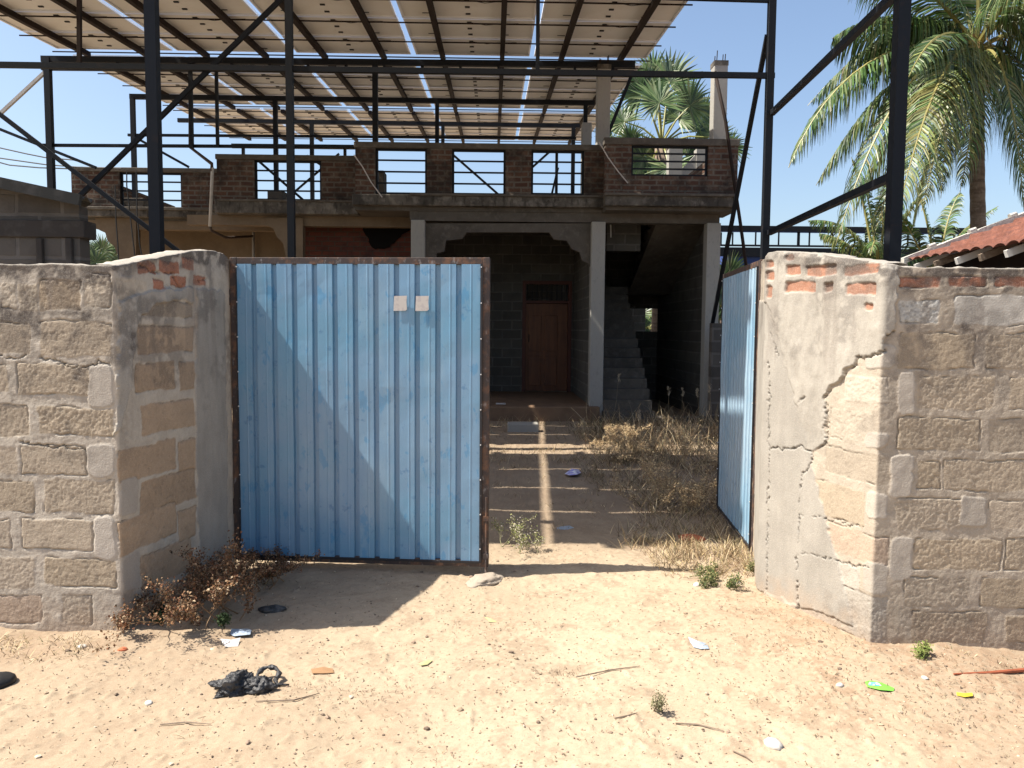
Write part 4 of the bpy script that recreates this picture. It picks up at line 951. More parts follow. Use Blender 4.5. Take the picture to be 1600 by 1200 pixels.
FR = [ # (control, tip, leaf scale, yellow, droop)
 (fp(1330, 30, -.6), fp(1232, 262, -.9), 1.0, .05, 1.0),
 (fp(1400, 60, -1.0), fp(1305, 385, -1.4), 1.05, .12, 1.0),
 (fp(1440, -40, .3), fp(1262, 165, .6), 1.05, 0, 1.0),
 (fp(1430, 90, .9), fp(1335, 330, 1.3), 1.0, .1, 1.0),
 (fp(1470, 40, -1.6), fp(1400, 345, -2.2), 1.0, .55, .8),
 (fp(1500, 60, -1.2), fp(1440, 330, -2.0), 1.0, .7, .8),
 (fp(1490, 60, 1.2), fp(1470, 310, 1.8), .9, 0, 1.0),
 (fp(1545, 70, -1.0), fp(1500, 300, -1.6), .9, .3, 1),
 (fp(1600, 40, -.5), fp(1640, 320, -.6), 1.05, .3, 1.0),
 (fp(1580, 60, -.9), fp(1600, 330, -1.3), 1.0, .2, 1),
 (fp(1590, 40, .8), fp(1600, 280, 1.4), 1.0, 0, 1),
 (fp(1640, -10, .2), fp(1740, 190, .3), 1.0, 0, 1),
 (fp(1440, -60, -.8), fp(1340, -60, -1.3), 1.0, 0, .8), (fp(1480, -100, .6), fp(1400, -170, 1.0), 1.0, 0, .7),
 (fp(1530, -120, -.5), fp(1540, -230, -.8), 1.0, 0, .4), (fp(1580, -90, .5), fp(1660, -150, .8), 1.0, 0, .7),
 (fp(1610, -40, -.8), fp(1710, 20, -1.4), 1.0, 0, .9), (fp(1600, -60, -1.6), fp(1640, -20, -3.0), 1.0, .1, .9), (fp(1450, -20, 1.6), fp(1390, 90, 3), 1.0, 0, 1),
 (fp(1395, 70, .4), fp(1275, 290, .6), 1.05, .1, 1), (fp(1450, 80, -.3), fp(1365, 370, -.5), 1.05, .3, 1), (fp(1480, 110, .2), fp(1425, 360, .4), 1, .5, 1),
 (fp(1470, 10, -1.8), fp(1420, 120, -3.2), .9, .1, 1), (fp(1400, 0, -.2), fp(1300, 60, -.2), 1.0, 0, .9)]
coconut('coconut_palm', 'tall coconut palm with hanging fronds and a bare ringed trunk at the right', (P(1556, 360, D).x+.05, D, -.1), cP, .128, FR, 3, 1.12, nl=135, w=.038, curve=(-.10, 0))
D = 19.5
cP = P(1372, 436, D)
FR = [(fp(1340, 335, -.2), fp(1262, 345, -.4), 1, .2, .8), (fp(1352, 320, .2), fp(1330, 245, .3), .8, 0, .4), (fp(1365, 330, 0), fp(1345, 270, .2), .9, 0, .5), (fp(1380, 330, .1), fp(1395, 262, .2), .9, 0, .4),
      (fp(1400, 360, -.3), fp(1440, 300, -.5), .9, .1, .5), (fp(1345, 390, -.4), fp(1282, 400, -.7), 1, .3, .9), (fp(1330, 370, .2), fp(1280, 365, .5), 1, .4, .8), (fp(1410, 390, 0), fp(1480, 395, 0), 1, 0, 1),
      (fp(1372, 340, -.6), fp(1360, 400, -1.5), .9, .1, 1)]
coconut('coconut_palm', 'young coconut palm with upright fronds in front of the blue shed', (cP.x, D, -.1), cP, .12, FR, 5, .62, nl=60, nuts=False, w=.04)
cP = P(1462, 450, D)
FR = [(fp(1470, 370, -.2), fp(1560, 322, -.4), .9, .1, .6), (fp(1455, 350, .2), fp(1430, 290, .3), .8, 0, .4), (fp(1470, 350, 0), fp(1500, 300, .2), .9, 0, .5),
      (fp(1440, 390, -.3), fp(1410, 340, -.5), .9, .1, .5), (fp(1490, 390, -.4), fp(1540, 370, -.7), 1, .3, .9), (fp(1440, 400, .2), fp(1400, 395, .5), 1, .2, .8)]
coconut('coconut_palm', 'second young coconut palm between the steel post and the tiled roof', (cP.x, D, -.1), cP, .12, FR, 6, .6, nl=56, nuts=False, w=.04)

def fan(mb, c, n, up, rad, rg, nb=30, spread=2.5, cols=GREENS):
    """one fan leaf of a palmyra: blades radiating from c in the plane facing n"""
    n = n.normalized(); u = (up-n*up.dot(n)).normalized(); v = n.cross(u)
    for i in range(nb):
        a_ = (i/(nb-1)-.5)*2*spread+rg.uniform(-.02, .02)
        d = (u*math.cos(a_)+v*math.sin(a_)); l = rad*(1-.22*abs(a_)/spread)*rg.uniform(.88, 1.08)
        k = rg.uniform(.75, 1.2); b_ = rg.choice(cols); mb.cc = tuple(q*k for q in b_)
        side = d.cross(n)+n*.35*(1 if i % 2 else -1)
        tip = c+d*l - Vector((0, 0, 1))*rg.uniform(.02, .14)*l + n*.12*l
        mb.ribbon([c, c+d*l*.30+n*.02, c+d*l*.62+n*.06*l, tip], [.02, l*.105, l*.07, .006], [side.normalized()]*4)
def palmyra(label, cx, cy, D, base_z, fans, seed, trunk=True, tr=.2):
    rg = random.Random(seed); c = P(cx, cy, D)
    root = thing('palmyra_palm', (c.x, D, 0), label, 'palm tree')
    if trunk:
        m = MB(); m.tube([(c.x, D, base_z), (c.x+.05, D, c.z*.5), (c.x, D, c.z)], [tr*1.2, tr, tr], 10); m.build('trunk', M['trunk'], root, sm=True)
    m = MB()
    for (px, py, dy, rad) in fans:
        t = P(px, py, D+dy); dirv = (t-c)
        m.cc = (.30, .30, .08); mid = c.lerp(t, .5)+Vector((0, 0, .12)); m.tube([c, mid, t], [.035, .025, .018], 5)
        n = Vector((rg.uniform(-.5, .5), -1, rg.uniform(-.2, .6)))
        if dirv.length < .1: dirv = Vector((0, 0, 1))
        fan(m, t, n, dirv.normalized()+Vector((0, 0, .1)), rad*1.12, rg, nb=38)
    m.build('crown', M['leaf'], root, colattr=True)
    return root
palmyra('palmyra palm with round fan leaves rising behind the right roof parapet', 1034, 225, 22, -.1,
    [(1002, 145, -.4, .85), (1046, 128, .5, .95), (1030, 160, -.8, .85), (1078, 165, -.3, .85), (975, 190, .2, .7), (985, 222, -.5, .65), (1060, 185, .4, .75), (1090, 205, .6, .7), (1120, 215, -.4, .62),
     (1005, 245, -.4, .8), (1045, 262, -.9, .75), (1075, 245, .3, .8), (1010, 275, -.3, .75), (990, 260, .5, .7), (1030, 240, .2, .8), (1100, 180, .9, .7), (1020, 120, .8, .8), (955, 205, .9, .7), (1140, 230, .3, .6)], 41)
palmyra('small palmyra seen through the opening behind the staircase', 1012, 515, 25, -.1, [(1000, 490, -.3, .6), (1008, 512, -.4, .55), (1030, 500, .3, .6), (1020, 480, .3, .6), (1035, 520, 0, .5), (995, 525, .3, .55), (985, 505, .3, .5), (1045, 490, .3, .5)], 43)
palmyra('palmyra crown filling the slit between the house and the open gate', 1135, 500, 22, -.1, [(1118, 470, -.3, .6), (1130, 450, -.5, .7), (1145, 470, .2, .7), (1128, 500, .3, .7), (1150, 500, .3, .6), (1120, 440, .4, .6), (1140, 430, .4, .7), (1115, 510, .2, .6)], 47)
palmyra('distant palmyra crown between the block shed and the house', 158, 420, 28, -.1,
    [(140, 398, -.3, .55), (160, 392, -.3, .6), (176, 400, .3, .6), (150, 410, -.5, .6), (168, 412, 0, .6), (190, 395, .3, .6), (135, 412, .4, .5), (205, 410, .4, .6), (182, 385, .6, .5)], 44)

# ------------------------------------------------------------------ overhead cables
for k, pts in enumerate([[(-40, 228), (0, 231), (40, 240), (70, 246), (115, 250), (125, 253)], [(-40, 244), (0, 247), (70, 257), (120, 261), (190, 263)], [(-40, 251), (0, 254), (15, 258), (60, 262), (115, 264)]]):
    m = MB(); m.tube([P(x, y, 15.0) for x, y in pts], .012, 5)
    o = m.build('overhead_cable', M['cable']); tag(o, ['upper sagging black cable running to the left parapet', 'middle black cable reaching the longest over the brick parapet', 'lowest kinked black cable ending at the corner of the brick parapet'][k], 'cable', 'cables from the left to the house')
for k, pts in enumerate([[(180, 290), (181, 340), (186, 412)], [(198, 268), (198, 290), (206, 360), (212, 412)], [(213, 268), (214, 330), (218, 380), (224, 412)]]):
    m = MB(); m.tube([P(x, y, 14.75) for x, y in pts]+[P(pts[-1][0]+4, 600, 14.75)], .012, 5)
    o = m.build('hanging_cable', M['cable']); tag(o, ['black cable hanging nearest the left corner bracket', 'middle black cable hanging down the beige wall', 'black cable hanging closest to the big steel post'][k], 'cable', 'cables hanging down the beige front')
m = MB(); m.tube([P(936, 222, 13.0), P(942, 232, 13.0), P(950, 246, 12.95), P(966, 268, 12.95), P(981, 286, 12.95)], .010, 5); o = m.build('rope', M['paper']); tag(o, 'thin pale rope hanging across the brick pier right of the windows', 'rope')
m = MB(); m.tube([P(553, 242, 13.25), P(566, 260, 13.22), P(580, 285, 13.2), P(597, 308, 13.2)], .010, 5); o = m.build('rope', M['paper']); tag(o, 'thin pale rope hanging down the brick pier left of the middle window', 'rope')

# ------------------------------------------------------------------ dry plants, grass and litter
DRY = [(.40, .30, .175), (.50, .385, .23), (.30, .215, .13), (.22, .15, .09), (.56, .46, .30), (.13, .09, .06), (.17, .15, .08)]
def blades(mb, x, y, n, h, spread, rg, cols=DRY, w=.004, lean=.6, z=None):
    for i in range(n):
        a_ = rg.uniform(0, 2*PI); r_ = spread*math.sqrt(rg.random())
        bx, by = x+r_*math.cos(a_), y+r_*math.sin(a_); bz = gz(bx, by)-.005 if z is None else z
        a2 = rg.uniform(0, 2*PI); ln = rg.uniform(.1, lean); hh = h*rg.uniform(.35, 1.1)
        d = Vector((math.cos(a2)*ln, math.sin(a2)*ln, 1)).normalized()
        p = Vector((bx, by, bz)); ps = [p]
        for j in range(3):
            d = (d+Vector((math.cos(a2), math.sin(a2), -.4))*rg.uniform(.05, .35)).normalized(); p = p+d*hh/3; ps.append(p)
        k = rg.uniform(.75, 1.3); b_ = rg.choice(cols); mb.cc = tuple(min(1, q*k) for q in b_)
        sd = Vector((-math.sin(a2), math.cos(a2), 0)) if rg.random() < .5 else Vector((1, 0, 0))
        mb.ribbon(ps, [w, w, w*.8, w*.2], [sd]*4)
rg = random.Random(99)
m = MB()
def area(n, x0, x1, y0, y1, h, nb, sp, dens=lambda x, y: 1, **k):
    for i in range(n):
        x, y = rg.uniform(x0, x1), rg.uniform(y0, y1)
        if rg.random() < dens(x, y): blades(m, x, y, nb, h*rg.uniform(.5, 1.2), sp, rg, **k)
# thick dead grass on the right of the yard path, thinner on the left
area(500, .95, 2.2, 4.95, 12.8, .17, 17, .11, lambda x, y: 1 if x > .9+.10*(y-5)+.25*math.sin(y*2.1) else .12, lean=1.4)
area(150, 1.2, 3.2, 6.5, 12.9, .26, 16, .14, lean=1.2, w=.006)
area(150, 1.5, 3.6, 8.5, 12.9, .5, 8, .10, lean=.5, w=.006)
area(70, 1.05, 1.75, 4.75, 5.7, .14, 22, .09, lean=1.6, cols=DRY+[(.55, .42, .22)])
area(230, -1.2, 1.6, 5.6, 12.9, .07, 12, .10, lean=1.4)
area(90, -1.0, 2.6, 8.9, 9.9, .14, 12, .12, lean=1.2)
area(60, -1.0, 3.2, 12.2, 13.0, .22, 10, .12, lean=1.0)
area(60, -2.6, -1.9, 3.55, 3.86, .05, 7, .05, lean=1.4)
area(50, -1.75, -1.2, 4.6, 6.5, .13, 12, .08, lean=1.3)
area(20, 2.0, 2.8, 3.45, 3.62, .03, 6, .03, lean=1.4)
o = m.build('dry_grass', M['dry'], None, colattr=True); tag(o, None, None, None, 'stuff')
m = MB()   # loose straw lying about
for i in range(3600):
    x = rg.gauss(.2, 1.7); y = 2.6+abs(rg.gauss(0, 1.6))
    if i > 1700: x = rg.gauss(1.75, .5); y = rg.gauss(3.9, .6)
    if i > 2900: x = rg.gauss(2.2, .6); y = rg.gauss(3.25, .3)
    if x > 1.84-.38*(y-3.7) and y > 3.6: continue
    if abs(x) > 3: continue
    if rg.random() < .7*math.exp(-((x-.5)/.9)**2): continue
    z = gz(x, y)+.003; a_ = rg.uniform(0, PI); l = rg.uniform(.004, .020)*(2.5 if rg.random() < .06 else 1)
    b_ = rg.choice(DRY+[(.45, .37, .25), (.13, .09, .06), (.10, .07, .05)]); m.cc = tuple(q*.7 for q in b_)
    dv = Vector((math.cos(a_)*l, math.sin(a_)*l, rg.uniform(0, .006))); p = Vector((x, y, z))
    m.ribbon([p, p+dv*.5+Vector((0, 0, .003)), p+dv], [.002, .003, .0015], [Vector((-math.sin(a_), math.cos(a_), 0))]*3)
for (px, py, n_, s1, s2) in [(500, 1075, 150, .22, .10), (900, 1055, 60, .1, .05), (585, 1085, 90, .12, .05), (860, 1050, 90, .07, .03), (960, 1140, 80, .2, .08), (770, 985, 120, .3, .08), (1420, 1110, 200, .3, .15), (250, 1050, 160, .35, .12), (600, 1150, 60, .4, .1), (1300, 1010, 200, .25, .1)]:
    c_ = G(px, py)
    for i in range(int(n_*.6)):
        x = rg.gauss(c_.x, s1); y = rg.gauss(c_.y, s2); z = gz(x, y)+.003; a_ = rg.uniform(0, PI); l = rg.uniform(.004, .018)
        b_ = rg.choice([(.16, .12, .08), (.22, .16, .11), (.12, .08, .05), (.30, .22, .14)]); m.cc = b_
        dv = Vector((math.cos(a_)*l, math.sin(a_)*l, rg.uniform(0, .008))); p = Vector((x, y, z))
        m.ribbon([p, p+dv*.5+Vector((0, 0, .004)), p+dv], [.0018, .0026, .0012], [Vector((-math.sin(a_), math.cos(a_), 0))]*3)
o = m.build('straw_bits', M['dry'], None, colattr=True); tag(o, None, None, None, 'stuff')
# gravel
m = MB()
ICO = [(0, 0, 1), (.894, 0, .447), (.276, .851, .447), (-.724, .526, .447), (-.724, -.526, .447), (.276, -.851, .447), (.724, .526, -.447), (-.276, .851, -.447), (-.894, 0, -.447), (-.276, -.851, -.447), (.724, -.526, -.447), (0, 0, -1)]
ICF = [(0, 1, 2), (0, 2, 3), (0, 3, 4), (0, 4, 5), (0, 5, 1), (1, 6, 2), (2, 7, 3), (3, 8, 4), (4, 9, 5), (5, 10, 1), (6, 7, 2), (7, 8, 3), (8, 9, 4), (9, 10, 5), (10, 6, 1), (11, 7, 6), (11, 8, 7), (11, 9, 8), (11, 10, 9), (11, 6, 10)]
for i in range(7000):
    x = rg.gauss(.2, 1.8); y = 2.5+abs(rg.gauss(0, 1.9))
    if abs(x) > 3.2: continue
    s_ = rg.choice((.0018, .002, .003, .003, .004, .005)) if rg.random() < .985 else rg.uniform(.007, .012)
    kk = rg.uniform(.8, 1.2); m.cc = tuple(q*kk for q in rg.choice([(.36, .28, .19), (.32, .245, .17), (.44, .36, .27), (.26, .19, .14), (.16, .12, .09)]))
    z = gz(x, y)+s_*.3; sx, sy, sz = rg.uniform(.7, 1.4), rg.uniform(.7, 1.4), rg.uniform(.5, .9)
    m.add([(x+a*s_*sx*rg.uniform(.8, 1.2), y+b*s_*sy*rg.uniform(.8, 1.2), z+c*s_*sz) for a, b, c in ICO], ICF)
o = m.build('gravel', M['gravel'], None, colattr=True); tag(o, None, None, None, 'stuff')

def rocky(name, mt, c, size, label, cat, seed=1, sub=3, rough=.35, group=None, sink=.3):
    import bmesh
    bm = bmesh.new(); bmesh.ops.create_icosphere(bm, subdivisions=sub, radius=1)
    from mathutils import noise
    for v in bm.verts:
        n = noise.noise(v.co*1.5+Vector((seed*3.1, 0, 0)))*rough+noise.noise(v.co*4+Vector((0, seed, 0)))*rough*.4+noise.noise(v.co*11+Vector((0, seed, 0)))*rough*.15
        v.co *= 1+n
        v.co = Vector((v.co.x*size[0], v.co.y*size[1], v.co.z*size[2]))
    me = bpy.data.meshes.new(name); bm.to_mesh(me); bm.free(); smooth(me)
    o = linkmesh(name, me, None, [M[mt]]); o.location = (c[0], c[1], gz(c[0], c[1])+size[2]*(1-2*sink)*.5+c[2] if len(c) > 2 else gz(c[0], c[1])+size[2]*(.5-sink)); o.rotation_euler.z = seed
    return tag(o, label, cat, group)
def gp(px, py):
    p = G(px, py); return (p.x, p.y)
rocky('concrete_lump', 'lump', gp(756, 908), (.13, .085, .030), 'rough concrete lump holding the foot of the gate drop rod', 'concrete lump', 4, 4, .3, sink=.2)
for k, (px, py, s_, mt, lb, ct) in enumerate([(1208, 1170, .032, 'stone', 'large pale flat stone near the bottom edge of the sand', 'stone'), (128, 1013, .020, 'stone', 'small white stone at the foot of the left wall', 'stone'),
    (1089, 916, .024, 'stone', 'white stone beside the green weed near the open gate', 'stone'), (232, 1096, .016, 'stone', 'small grey pebble lump on sand left of the black bag', 'stone'), (1153, 915, .014, 'stone', 'little yellowish stone right of the green weed', 'stone'),
    (1312, 1077, .016, 'stone', 'pale stone chip left of the green tube wrapper', 'stone'), (1445, 1067, .014, 'stone', 'pale stone chip at the foot of the right wall', 'stone')]):
    rocky('stone', mt, gp(px, py), (s_*1.3, s_, s_*.55), lb, ct, k+2, 2, .3)
rocky('brick_piece', 'fired', gp(1081, 846), (.10, .05, .04), 'broken orange brick lying in the dry grass', 'brick', 9, 2, .2)
rocky('brick_piece', 'fired', gp(192, 1017), (.025, .018, .012), 'tiny orange brick chip by the left wall foot', 'brick', 3, 2, .2)
# kerb stone by the porch
m = MB(); a = P(793, 678, 11.8); m.box(a.x, 11.75, -.05, a.x+.47, 12.0, .13); o = m.build('concrete_block', M['concrete_light'], None, bevel=.015); tag(o, 'grey concrete block lying in front of the porch', 'block')
m = MB(); a = P(784, 636, 13.3); m.box(a.x-.1, 13.5, .251, a.x+.07, 13.56, .275); o = m.build('wood_offcut', M['paper'], None, bevel=.004); tag(o, 'small pale wood offcut lying on the porch floor', 'wood offcut')

# black plastic bag: crumpled sheets and a twisted loop
bg_ = thing('plastic_bag', (*gp(388, 1075), 0), 'crumpled black plastic bag with a looped handle lying on the sand', 'plastic bag')
from mathutils import noise
def crumple(name, c, size, seed, rot, par, mt, hole=None):
    n = 46; vs = []
    U_, V_ = np.meshgrid(np.linspace(0, 2*PI, n), np.linspace(.02, PI-.02, 30))
    X = np.sin(V_)*np.cos(U_); Y = np.sin(V_)*np.sin(U_); Z = np.cos(V_)
    rr = np.zeros(X.shape)
    for i in range(X.shape[0]):
        for j in range(X.shape[1]):
            jj = j if j < n-1 else 0
            p = Vector((X[i, jj], Y[i, jj], Z[i, jj]))
            rr[i, j] = 1+.45*noise.noise(p*1.6+Vector((seed, 0, 0)))-.55*abs(noise.noise(p*3.3+Vector((0, seed, 0))))+.25*abs(noise.noise(p*8+Vector((0, 0, seed))))
    X, Y, Z = X*rr*size[0], Y*rr*size[1], Z*rr*size[2]
    ca, sa = math.cos(rot), math.sin(rot)
    X, Y = X*ca-Y*sa, X*sa+Y*ca
    Z = np.maximum(Z+c[2]+gz(c[0], c[1]), gz(c[0], c[1])+.001)
    return gridmesh(name, X+c[0], Y+c[1], Z, None, [M[mt]], par)
b1 = gp(366, 1080); crumple('bag_body', (b1[0], b1[1], .022), (.100, .055, .052), 3, .5, bg_, 'bag')
b2 = gp(404, 1078); crumple('bag_fold', (b2[0], b2[1], .02), (.066, .045, .036), 8, .1, bg_, 'bag')
m = MB(); c0 = gp(418, 1062); pts = []
for i in range(13):
    a_ = -.5+i/12*4.6; pts.append(Vector((c0[0]+.048*math.cos(a_)+rg.uniform(-.004, .004), c0[1]+.045*math.sin(a_)+rg.uniform(-.004, .004), gz(*c0)+.022+.022*math.sin(a_))))
m.tube(pts, [.006+.004*(i % 3) for i in range(13)], 7); e = gp(444, 1072)
m.tube([Vector((c0[0]+.04, c0[1]-.02, gz(*c0)+.015)), Vector((e[0]-.03, e[1], gz(*e)+.01)), Vector((e[0]+.02, e[1]+.006, gz(*e)+.006))], [.012, .007, .004], 6)
m.build('handle_loop', M['bag'], bg_, sm=True)
# dark rubber piece entering at the left edge
p_ = G(-8, 1072)
rocky('rubber_scrap', 'rubber', (p_.x, p_.y), (.085, .065, .035), 'black rounded rubber piece cut off by the left edge', 'rubber piece', 1, 4, .06, sink=.1)
# tyre scrap in the gate's shade
rocky('cloth_scrap', 'bag', gp(424, 955), (.05, .07, .02), 'dark rag lying in the shade under the gate', 'rag', 5, 3, .4)

def flat(name, poly, mt, label, cat, bend=.006, h=.004, lift=0):
    m = MB(); w = [G(x, y) for x, y in poly]; n = len(w); cen = sum(w, Vector())/n
    zc = gz(cen.x, cen.y)+h+lift
    vs = [Vector((p.x, p.y, zc+rg.uniform(-bend, bend)*.6)) for p in w]
    top = [v+Vector((0, 0, .0015)) for v in vs]; cc_ = Vector((cen.x, cen.y, zc+bend))
    m.add(vs+top+[cc_, cc_+Vector((0, 0, .0015))], [(2*n+1, n+i, n+(i+1) % n) for i in range(n)]+[(2*n, (i+1) % n, i) for i in range(n)]+[(i, (i+1) % n, n+(i+1) % n, n+i) for i in range(n)])
    o = m.build(name, M[mt]); return tag(o, label, cat)
M['green'] = mat('lime_green_wrap', (.16, .46, .06), .5); M['cyan'] = mat('blue_white_print', (.10, .35, .7), .4, layers=[(60, .5, .55, (.85, .88, .9), 1)])
M['yellow'] = mat('yellow_wrap', (.55, .43, .04), .6); M['film'] = mat('pale_blue_film', (.34, .40, .46), .3, layers=[(40, .5, .6, (.25, .3, .4), .7)]); M['violet'] = mat('violet_white_packet', (.35, .33, .7), .4, layers=[(20, .48, .55, (.8, .8, .85), 1)])
M['dryleaf'] = mat('orange_dry_leaf', (.28, .16, .08), .95); M['yleaf'] = mat('yellow_green_leaf', (.36, .34, .17), .9)
tb = flat('tube_wrapper', [(1351, 1074), (1358, 1071), (1376, 1074), (1397, 1083), (1396, 1088), (1375, 1087), (1355, 1081)], 'green', 'flattened lime green and blue tube wrapper on the ground', 'wrapper')
pr = flat('printed_band', [(1357, 1074.5), (1372, 1076), (1380, 1082), (1366, 1081), (1357, 1079)], 'cyan', None, None, h=.006, lift=.0035)
pr.parent = tb; pr.matrix_parent_inverse = Matrix()
flat('yellow_wrapper', [(1494, 1087), (1505, 1088), (1519, 1088), (1520, 1093), (1508, 1095), (1495, 1091)], 'yellow', 'small bright yellow wrapper near the right edge', 'wrapper')
flat('plastic_film', [(1075, 999), (1088, 1003), (1104, 1008), (1108, 1017), (1096, 1018), (1084, 1014), (1078, 1006)], 'film', 'clear bluish plastic film scrap on the sand', 'plastic film', bend=.01)
flat('snack_packet', [(882, 743), (893, 737), (904, 736), (908, 741), (902, 746), (890, 746)], 'violet', 'violet and white packet lying in the shaded yard', 'packet', bend=.03, h=.03)
flat('paper_scrap', [(361, 983), (388, 979), (393, 984), (391, 991), (366, 993), (360, 989)], 'film', 'pale bluish paper scrap under the dry shrub', 'paper', bend=.012, h=.008)
flat('paper_scrap', [(343, 996), (352, 1002), (368, 1001), (376, 996), (372, 1006), (352, 1009)], 'paper', 'curled white paper scrap in front of the dry shrub', 'paper', bend=.012)
flat('dry_leaf', [(486, 1047), (505, 1044), (520, 1046), (522, 1052), (505, 1053), (488, 1053)], 'dryleaf', 'curled orange dry leaf on sand right of the black bag', 'leaf')
flat('fallen_leaf', [(655, 1040), (668, 1035), (676, 1036), (668, 1042), (658, 1044)], 'yleaf', 'yellow green leaf on the open sand in the middle', 'leaf')
flat('fallen_leaf', [(757, 962), (768, 964), (777, 969), (766, 969)], 'yleaf', 'small yellow leaf on sand in front of the drop rod', 'leaf')
flat('plastic_film', [(870, 824), (890, 823), (897, 826), (885, 829), (870, 828)], 'film', 'pale blue plastic strip in the shaded yard', 'plastic film')
flat('white_debris', [(985-560+6, 884), (430, 880), (452, 881), (455, 889), (436, 892)], 'paper', 'white paper crumpled behind the bottom of the gate', 'paper', bend=.02, h=.015)
# rusty iron bar
m = MB(); a = G(1490, 1061); b = G(1700, 1046); m.tube([a+Vector((0, 0, gz(a.x, a.y)+.006)), a.lerp(b, .25)+Vector((0, .004, .014)), a.lerp(b, .6)+Vector((0, 0, .02)), b+Vector((0, 0, .02))], [.004, .009, .009, .008], 7)
o = m.build('iron_bar', M['rust_bar']); tag(o, 'rusty red iron bar lying in front of the right wall', 'iron bar')
# twigs
tw_ = [((900, 1060), (955, 1048), (1000, 1042)), ((400, 1100), (460, 1097), (500, 1084)), ((630, 1062), (655, 1056), (675, 1053)), ((1120, 1080), (1160, 1085), (1200, 1092)), ((1055, 1138), (1090, 1142), (1130, 1152)), ((1165, 1094), (1180, 1095), (1192, 1096)),
      ((960, 1128), (980, 1124), (996, 1119)), ((1145, 1180), (1165, 1190), (1175, 1197)), ((250, 1130), (290, 1128), (330, 1137)), ((1480, 1172), (1510, 1160), (1530, 1160)), ((720, 1106), (735, 1098), (735, 1088))]
for k, t_ in enumerate(tw_):
    if k in (2, 3, 5, 9, 10): continue
    m = MB(); pts = []
    for (x, y) in t_:
        p = G(x, y); p.z = gz(p.x, p.y)+.006; pts.append(p)
    m.tube(pts, [.0025, .0035, .0015], 5)
    o = m.build('twig', M['trunk']); tag(o, ['long grey twig on the open sand below the gate rod', 'thin curved twig just right of the black bag', 'short dark twig in the middle of the sand', 'reddish twig left of the tube wrapper', 'bent twig above the large pale stone', 'short twig piece touching the bent sand tracks',
      'small stick right of the centre at the lower sand', 'twig at the bottom edge left of the large stone', 'curved rootlet below the black bag', 'faint twig at the lower right sand', 'tiny forked stick standing on the lower sand'][k], 'twig', 'twigs scattered on the sand')

# branching dead shrubs
def shrub(name, label, base, h, spread, n, seed, leafcols, stemcol, leaf=.018, dens=14, cat='shrub'):
    rg = random.Random(seed); root = thing(name, (base[0], base[1], gz(*base)), label, cat)
    sm_, lf = MB(), MB()
    def grow(p, d, l, r, lev):
        pts = [p]; q = p.copy()
        for i in range(4):
            d = (d+Vector((rg.uniform(-.35, .35), rg.uniform(-.35, .35), rg.uniform(-.25, .25)))).normalized(); q = q+d*l/4
            if q.z < .01: q.z = .01
            pts.append(q.copy())
            if lev > 0:
                for _ in range(dens//3):
                    if rg.random() < .75:
                        a_ = Vector((rg.uniform(-1, 1), rg.uniform(-1, 1), rg.uniform(-.8, .8))).normalized(); ll = leaf*rg.uniform(.5, 1.4)
                        c = rg.choice(leafcols); k = rg.uniform(.6, 1.4); lf.cc = tuple(min(1, x*k) for x in c)
                        o_ = q+Vector((rg.uniform(-.02, .02), rg.uniform(-.02, .02), rg.uniform(-.02, .02))); sd = a_.orthogonal()
                        lf.ribbon([o_, o_+a_*ll*.5+Vector((0, 0, ll*.2)), o_+a_*ll], [ll*.1, ll*.55, ll*.08], [sd]*3)
        k = rg.uniform(.8, 1.2); sm_.cc = tuple(x*k for x in stemcol)
        sm_.tube(pts, [r*(1-.18*i) for i in range(5)], 4, cap=False)
        if lev < 3:
            for i in range(3 if lev else 2):
                grow(pts[rg.randint(1, 4)], (d+Vector((rg.uniform(-1, 1), rg.uniform(-1, 1), rg.uniform(-.3, .9)))).normalized(), l*rg.uniform(.5, .8), r*.6, lev+1)
    for i in range(n):
        a_ = rg.uniform(0, 2*PI); grow(Vector((base[0]+rg.uniform(-.05, .05)*spread*4, base[1]+rg.uniform(-.03, .03)*spread*4, gz(*base))), Vector((math.cos(a_)*spread, math.sin(a_)*spread*.8-.1, 1)).normalized(), h*rg.uniform(.5, .8), .004, 0)
    sm_.build('stems', M['dry'], root, colattr=True); lf.build('foliage', M['dry'], root, colattr=True)
    return root
RB_ = [(.17, .08, .045), (.22, .12, .06), (.12, .065, .04), (.30, .20, .12), (.07, .05, .03)]
GR_ = [(.07, .10, .03), (.11, .14, .05), (.18, .17, .08), (.05, .07, .03)]
b_ = gp(322, 968)
shrub('dry_shrub', 'leafy brown dead shrub at the foot of the shaded wall', b_, .33, 1.0, 11, 5, RB_, (.22, .14, .08), leaf=.012, dens=16)
shrub('dry_shrub', 'low brown dead shrub in front of the left pillar end', gp(368, 925), .22, 1.1, 14, 6, RB_, (.25, .15, .08), leaf=.011)
shrub('dry_shrub', 'small pale dead shrub with seed heads close to the left wall corner', gp(262, 975), .22, 1.4, 7, 16, RB_+[(.5, .38, .25)], (.30, .2, .12), leaf=.014)
shrub('dry_shrub', 'brown dead weed tangle under the hinge side of the gate', gp(402, 902), .13, 1.3, 9, 7, RB_, (.28, .18, .1), leaf=.010)
shrub('green_weed', 'low dark green weed under the dead shrub', gp(285, 974), .05, 1.4, 4, 8, [(.03, .05, .02), (.05, .07, .03)], (.10, .10, .05), leaf=.012, cat='weed')
shrub('green_weed', 'small green weed at the edge of dry grass beside the open gate', gp(1132, 908), .10, 1.7, 9, 9, GR_+[(.3, .25, .12)], (.2, .2, .1), leaf=.010, cat='weed')
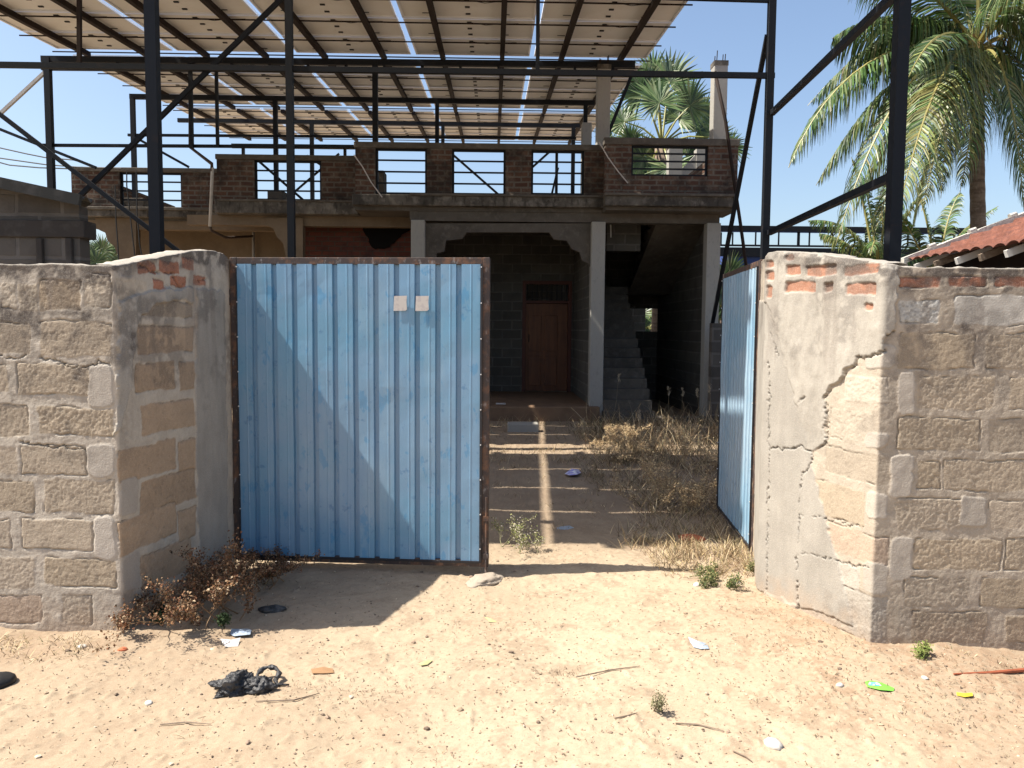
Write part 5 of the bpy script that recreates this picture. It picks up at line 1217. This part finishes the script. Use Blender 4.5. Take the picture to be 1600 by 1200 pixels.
shrub('green_weed', 'tiny green plant growing at the foot of the right wall', gp(1458, 1033), .05, .7, 2, 10, [(.15, .20, .05), (.22, .22, .08)], (.2, .2, .1), leaf=.010, cat='weed')
shrub('green_weed', 'thin grey weed sprig standing on the lower sand', gp(1026, 1122), .08, .5, 2, 12, [(.16, .15, .08), (.22, .2, .12)], (.22, .18, .12), leaf=.009, dens=6, cat='weed')
shrub('green_weed', 'spindly flowering weed just right of the gate bottom corner', gp(812, 862), .20, .8, 6, 13, [(.28, .27, .12), (.16, .18, .06), (.5, .45, .35)], (.3, .28, .16), leaf=.011, dens=6, cat='weed')
for k, (px, py, h, sd) in enumerate([(985, 728, .42, 21), (1050, 790, .38, 22), (1090, 740, .5, 23), (965, 700, .34, 24), (1100, 800, .3, 26)]):
    p = gp(px, py)
    shrub('dry_bush', ['fluffy straw coloured bush lit at the middle of the yard', 'low tangled brown bush in the shaded dry grass', 'tall dry bush beside the far edge of the open gate', 'wispy dry bush nearest the porch path', 'small dry bush touching the open gate leaf'][k], p, h, 1.3, 11, sd,
          [(.56, .43, .25), (.42, .30, .17), (.30, .21, .13)], (.50, .38, .22), leaf=.014, cat='bush')
m = MB()
for (px, py, h) in [(955, 655, 1.0), (1060, 655, .75), (1090, 665, .8), (1110, 670, .9), (1000, 690, .6), (1125, 690, 1.0), (1040, 660, .8)]:
    x, y = gp(px, py+15); y = min(y, 12.6); m.cc = (.30, .24, .15)
    q = Vector((x, y, gz(x, y))); tip = q+Vector((rg.uniform(-.05, .12), 0, h*.85)); m.tube([q, q.lerp(tip, .5)+Vector((.02, 0, 0)), tip], [.004, .003, .002], 4)
    for j in range(26):
        m.cc = (.5, .42, .3); p = tip+Vector((rg.uniform(-.015, .015), rg.uniform(-.015, .015), -rg.uniform(0, .13))); m.ribbon([p, p+Vector((rg.uniform(-.02, .02), 0, .015)), p+Vector((rg.uniform(-.03, .03), 0, .035))], [.003, .005, .001], [Vector((1, 0, 0))]*3)
o = m.build('seed_grass', M['dry'], None, colattr=True); tag(o, None, None, None, 'stuff')
